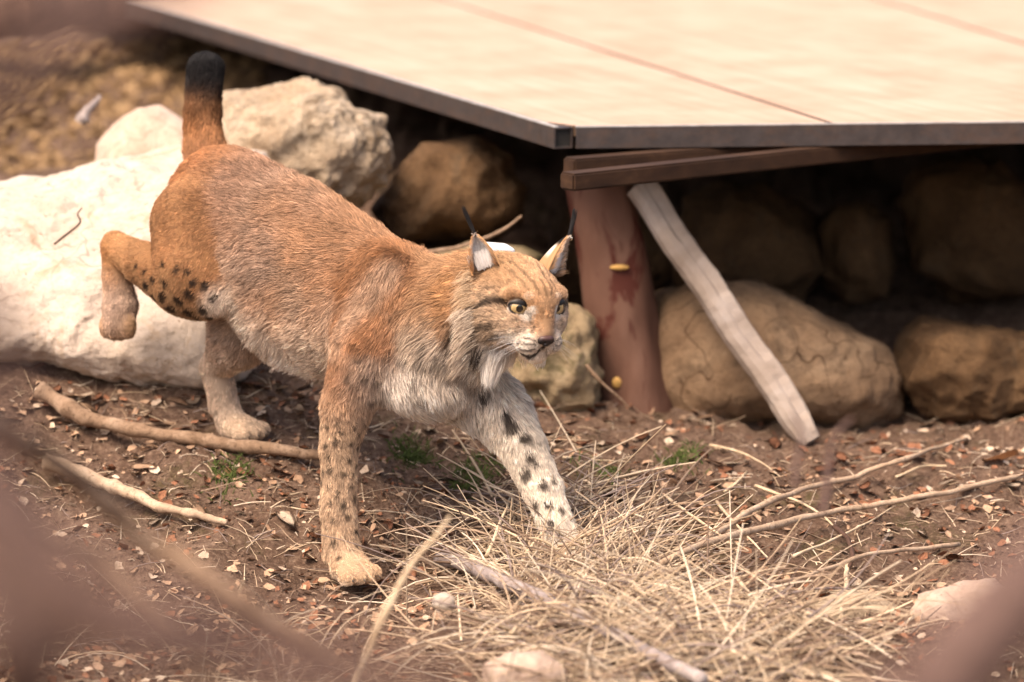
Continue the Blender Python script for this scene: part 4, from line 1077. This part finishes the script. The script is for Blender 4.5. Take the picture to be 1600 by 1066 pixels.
mstr, nt_, b_ = newmat('dry_grass', .7, .25)
at = nd(nt_, 'ShaderNodeAttribute', attribute_name='tint'); nt_.links.new(mix(nt_, .35, at.outputs[0], ramp(nt_, noisef(nt_, 60, 4), [(.3, (.35, .3, .26)), (.6, (1, 1, 1))]), 'MULTIPLY'), b_.inputs['Base Color'])
PAL = np.array([(.62, .47, .32), (.66, .52, .37), (.56, .42, .28), (.46, .33, .22), (.34, .24, .17), (.30, .23, .20), (.20, .13, .09), (.70, .58, .44)])
v, f, ct = grass_mesh(items, 4, PAL); tag(link('dry_grass', mesh('dry_grass', v, f, True, ct), mstr), 'heap and scatter of dry yellow grass stems on the earth', 'grass', kind='stuff')
stalks = [((955,952,-.55),(995,870,-.50),(1036,766,-.46)),((885,800,-.30),(960,760,-.26),(1038,728,-.2)),((1040,775,-.28),(1100,820,-.36),(1170,862,-.44)),((1118,785,-.22),(1160,830,-.3),(1200,872,-.38)),
          ((760,870,-.30),(785,810,-.28),(800,770,-.26)),((820,868,-.34),(850,830,-.33),(880,805,-.33)),((950,800,-.3),(1000,780,-.28),(1085,770,-.2)),((1150,900,-.5),(1200,980,-.62),(1225,1050,-.7)),
          ((1100,940,-.5),(1160,990,-.6),(1200,1066,-.74)),((840,980,-.5),(900,900,-.45),(960,850,-.4)),((870,900,-.4),(960,860,-.36),(1040,800,-.34)),((1240,870,-.4),(1330,830,-.34),(1400,790,-.3)),
          ((880,716,.1),(930,718,.1),(985,722,.08)),((1110,695,.3),(1170,712,.22),(1220,745,.1)),((1130,770,-.1),(1150,755,-.08),(1168,738,-.06)),((760,880,-.4),(860,950,-.5),(960,980,-.58)),
          ((900,1000,-.62),(1000,960,-.55),(1120,940,-.5)),((1000,1040,-.7),(1100,1000,-.62),(1230,960,-.52)),((620,885,-.25),(645,865,-.23),(660,845,-.2)),((1400,745,.1),(1440,730,.12),(1480,728,.14)),
          ((930,880,-.42),(950,960,-.52),(945,1030,-.6)),((1040,900,-.45),(1080,960,-.54),(1130,1060,-.7)),((1180,760,-.1),(1260,790,-.2),(1330,845,-.35)),((800,990,-.6),(850,930,-.5),(880,860,-.4))]
for i, s in enumerate(stalks):
    stick('grass_stalk', list(s), rg.uniform(2.2, 3.6), rg.uniform(.7, 1.4), 'straw', 'single stout dry grass stalk standing out from the straw', 'stalk', 6, 14, .002, 'stout dry grass stalks')
# ------------------------------------------------------------------ leaves and litter
mleafs = [barkmat('dead_leaf_%s' % n, c, 30) for n, c in (('tan', [(.30, .18, .11), (.44, .28, .18), (.56, .39, .27)]), ('russet', [(.16, .065, .035), (.26, .115, .065), (.36, .18, .10)]), ('pale', [(.42, .30, .21), (.56, .43, .32), (.66, .55, .44)]))]
def leaf_np(L, Wd, curl, fold, rng, nu=7, nv=5):
    V = []
    for i in range(nu):
        u = i / (nu - 1); wv = Wd * math.sin(math.pi * (.04 + .92 * u)) ** .75 * (1 - .3 * u)
        for j in range(nv):
            s = j / (nv - 1) * 2 - 1
            V.append((L * (u - .5), wv * s, curl * L * ((u - .45) ** 2) * 2 + fold * abs(s) * wv + .10 * L * math.sin(5 * u + 2 * s + rng.uniform(-.3, .3)) * .3))
    F = [(i * nv + j, (i + 1) * nv + j, (i + 1) * nv + j + 1, i * nv + j + 1) for i in range(nu - 1) for j in range(nv - 1)]
    return np.array(V), F
leafme = []
for k in range(9):
    v, f = leaf_np(1, rg.uniform(.22, .36), rg.uniform(-.1, .35), rg.uniform(.1, .5), rg)
    bm = bmesh.new(); vs = [bm.verts.new(x) for x in v]
    for q in f: bm.faces.new([vs[i] for i in q])
    r_ = bmesh.ops.solidify(bm, geom=bm.faces[:], thickness=.012)
    me = bpy.data.meshes.new('fallen_leaf'); bm.to_mesh(me); bm.free(); me.polygons.foreach_set('use_smooth', np.ones(len(me.polygons), bool)); me.materials.append(mleafs[k % 3]); leafme.append(me)
spots_ = [(1565,720,70),(435,740,40),(445,822,42),(310,812,42),(640,905,30),(905,640,42),(285,638,46),(400,608,40),(440,615,40),(475,612,42),(60,580,30),(215,725,34),(225,742,34),(1290,740,34),(1330,655,40),(1245,750,44),(1420,720,40),(1480,760,30),(1140,890,34),(1210,700,36),(700,760,36),(690,700,30),(150,630,30),(660,770,34),(600,860,30),(340,590,20),(760,720,30),(1180,800,28),(1400,860,24),(1440,840,24)]
k = 0
def put_leaf(px_, py_, size):
    global k
    q = groundpt(px_, py_); L = size / 830
    o = bpy.data.objects.new('fallen_leaf', leafme[k % 9]); COL.objects.link(o); k += 1
    o.scale = (L, L, L); o.rotation_euler = (rg.normal(.1, .2), rg.normal(-.1, .2), rg.uniform(0, 6.28)); o.location = (q[0], q[1], gz(q[0], q[1]) + .006)
    tn_ = ('tan', 'dark russet', 'pale')[(k - 1) % 9 % 3]
    tag(o, tn_ + ' dry fallen leaf lying on the bare earth', 'leaf', tn_ + ' dead leaves on the ground')
for s in spots_: put_leaf(s[0], s[1], s[2] * 1.25)
for i in range(250):
    px_, py_ = rg.uniform(-20, 1620), 620 + 420 * rg.random() ** 1.4
    if 640 < px_ < 1250 and py_ > 850: continue
    put_leaf(px_, py_, rg.uniform(16, 40))
def chips(n, region, smin, smax, flatn, seed):
    r2 = np.random.default_rng(seed); L = []
    cube = np.array([(-1,-1,-1),(1,-1,-1),(1,1,-1),(-1,1,-1),(-1,-1,1),(1,-1,1),(1,1,1),(-1,1,1)]) * .5; cf = [(0,3,2,1),(4,5,6,7),(0,1,5,4),(1,2,6,5),(2,3,7,6),(3,0,4,7)]
    X, Y = region(r2, n); Z = gzv(X, Y)
    for x, y, z in zip(X, Y, Z):
        s = r2.uniform(smin, smax); sv = np.array([s, s * r2.uniform(.35, .8), s * flatn * r2.uniform(.5, 1.2)])
        v = (cube + r2.normal(0, .12, (8, 3))) * sv
        R = np.array(Matrix.Rotation(r2.uniform(0, 6.28), 3, 'Z') @ Matrix.Rotation(r2.normal(0, .5), 3, 'X') @ Matrix.Rotation(r2.normal(0, .4), 3, 'Y'))
        L.append((v @ R.T + [x, y, z + s * .1], cf))
    return join_np(L)
def view_region(x0, x1, y0, y1):
    a, b, c, d = groundpt(x0, y1), groundpt(x1, y1), groundpt(x0, y0), groundpt(x1, y0)
    def f(r2, n):
        u, v = r2.random((2, n)); q = (a * (1 - u)[:, None] + b * u[:, None]) * (1 - v)[:, None] + (c * (1 - u)[:, None] + d * u[:, None]) * v[:, None]
        return q[:, 0], q[:, 1]
    return f
mclod = barkmat('earth_crumb', [(.07, .043, .03), (.14, .09, .063), (.26, .18, .13)], 25)
tag(link('soil_crumbs', mesh('soil_crumbs', *chips(9000, view_region(-60, 1660, 600, 1090), .0015, .0085, .5, 1), True), mclod), 'loose crumbs of dark soil strewn over the ground', 'soil', kind='stuff')
def shards(n, region, smin, smax, seed, thr):
    r2 = np.random.default_rng(seed); X, Y = region(r2, n * 3); keep = fbm(np.stack([X, Y, 0 * X], 1), 5, 3, seed) + r2.normal(0, .25, len(X)) > thr; X, Y = X[keep][:n], Y[keep][:n]; Z = gzv(X, Y); L = []
    for x, y, z in zip(X, Y, Z):
        s = smin + (smax - smin) * r2.random() ** 1.8; w_ = r2.uniform(.2, .45); fo = r2.uniform(.0, .5); cu = r2.uniform(-.1, .5)
        v = np.array([(-.5, 0, cu * .25), (-.2, w_, fo * w_), (.2, w_ * .8, fo * w_), (.5, 0, cu * .25), (.2, -w_ * .9, fo * w_), (-.2, -w_, fo * w_), (-.2, 0, 0), (.2, 0, 0)]); v += r2.normal(0, .05, v.shape)
        R = np.array(Matrix.Rotation(r2.uniform(0, 6.28), 3, 'Z') @ Matrix.Rotation(r2.normal(0, .5), 3, 'X') @ Matrix.Rotation(r2.normal(0, .4), 3, 'Y'))
        L.append(((v * s) @ R.T + [x, y, z + s * .12], [(0, 6, 1), (6, 7, 2, 1), (7, 3, 2), (0, 5, 6), (6, 5, 4, 7), (7, 4, 3)]))
    return join_np(L)
VR = view_region(-60, 1660, 600, 1090)
for k_, (n_, m_, lab) in enumerate(((3200, 0, 'small tan bits of dry leaf strewn over the ground'), (3000, 1, 'small russet bits of dry leaf strewn over the ground'), (1100, 2, 'small pale bits of dry leaf strewn over the ground'))):
    tag(link('leaf_litter', mesh('leaf_litter', *shards(n_, VR, .004, .027, 70 + k_, -.05), True), mleafs[m_]), lab, 'litter', kind='stuff')
mchip = barkmat('wood_chip', [(.13, .075, .035), (.26, .16, .08), (.46, .32, .18)], 30)
tag(link('wood_chips', mesh('wood_chips', *chips(2600, view_region(-60, 420, 70, 275), .008, .035, .18, 3), False), mchip), 'ochre wood chips and bark covering the bank behind the white slab', 'chips', kind='stuff')
# green sprigs
mgr = barkmat('green_moss', [(.035, .055, .012), (.075, .105, .025), (.13, .16, .05)], 40)
for (px_, py_, n_, lab) in ((640,715,260,'patch of green moss and grass beside the near front leg'), (735,745,120,'small green sprig on bare earth between the front legs'), (775,735,80,'tiny green sprig against the far front leg'), (1060,722,140,'small green patch of moss below the log post'), (740,765,60,'lowest green sprig between the front legs'), (945,745,70,'green sprig just beyond the far front leg'), (360,745,160,'dull green moss below the long branch')):
    q0 = groundpt(px_, py_); it = []
    for i in range(n_):
        x, y = q0[0] + rg.normal(0, .022), q0[1] + rg.normal(0, .03)
        it.append((stalk_pts(x, y, rg.uniform(.008, .026), rg.uniform(0, 6.3), rg.normal(.9, .3), rg.normal(.8, .4), 4), rg.uniform(.0008, .002)))
    v, f = grass_mesh(it, 3); c0 = v.mean(0); o = link('moss_patch', mesh('moss_patch', v - c0, f), mgr); o.location = c0; tag(o, lab, 'moss', kind='stuff')
# ------------------------------------------------------------------ leafless shrubs close to the camera
def shrub(name, label, trunk, branches, mat):
    base = P(*trunk[0][0]); z = gz(base[0], base[1]); e = empty(name, (base[0], base[1], z), label, 'shrub')
    pts = [np.array([base[0], base[1], z - .05])] + [P(*p) for p in trunk[0]]
    sc_ = (D0 + trunk[0][0][2]) / FPX
    W = spline(pts, 24); v, f = tube_np(W, np.linspace(trunk[1], trunk[2], 24) * sc_, 12); link('stem', mesh('stem', v, f), MB_[mat], e)
    for (p_, r0, r1, m_) in branches: stick('branch', p_, r0, r1, m_, None, parent=e, seg=12, wob=.006)
    return e
shrub('leafless_shrub', 'blurred bare shrub with dark stem and branches in the near left', ([(-330,1500,-5.0),(-300,900,-5.0),(-260,400,-5.0),(-240,60,-5.0),(-200,-200,-5.0)], 70, 40),
      [([(-290,640,-5.0),(-100,720,-5.0),(20,820,-5.0),(60,960,-5.0),(20,1180,-5.0)], 62, 56, 'dark'),
       ([(-300,720,-5.0),(-100,760,-5.4),(60,860,-5.7),(220,960,-5.8),(420,1010,-5.8),(640,1090,-5.8),(820,1180,-5.8)], 46, 26, 'mauve'),
       ([(-300,800,-5.0),(-60,900,-5.6),(150,1000,-5.8),(350,1030,-5.8),(560,1090,-5.8)], 40, 30, 'mauve'),
       ([(-300,700,-5.0),(-80,800,-5.6),(100,930,-5.8),(300,980,-5.8),(520,1010,-5.8),(760,1110,-5.8)], 34, 20, 'dark'),
       ([(-300,600,-4.9),(-100,640,-4.0),(60,705,-3.4),(220,830,-3.2),(420,960,-3.2),(680,1110,-3.1)], 24, 13, 'brown'),
       ([(-300,680,-4.9),(-100,760,-4.2),(120,850,-4.0),(260,960,-4.0),(330,1100,-4.0)], 16, 9, 'brown'),
       ([(-240,300,-5.2),(-60,190,-5.6),(60,90,-5.8),(180,20,-5.8),(320,-70,-5.8)], 44, 30, 'mauve'),
       ([(-260,420,-5.2),(-60,470,-5.6),(0,540,-5.6),(-20,680,-5.6)], 36, 28, 'mauve')], 'dark')
shrub('leafless_shrub', 'blurred bare stem leaning across the near right corner', ([(1350,1420,-5.0),(1450,1120,-5.0),(1560,970,-5.0),(1700,820,-5.0),(1850,600,-5.0)], 88, 60), [], 'mauve')
stick('added_shade_log', [(-260,50,3.1),(0,28,3.1),(140,14,3.2),(300,-10,3.3)], 44, 36, 'dark', 'added dark log standing in for shade at the top of the bank behind the slab', 'log', 14, 24, .03)  # made-up dark log, added in place of the shade at the top left
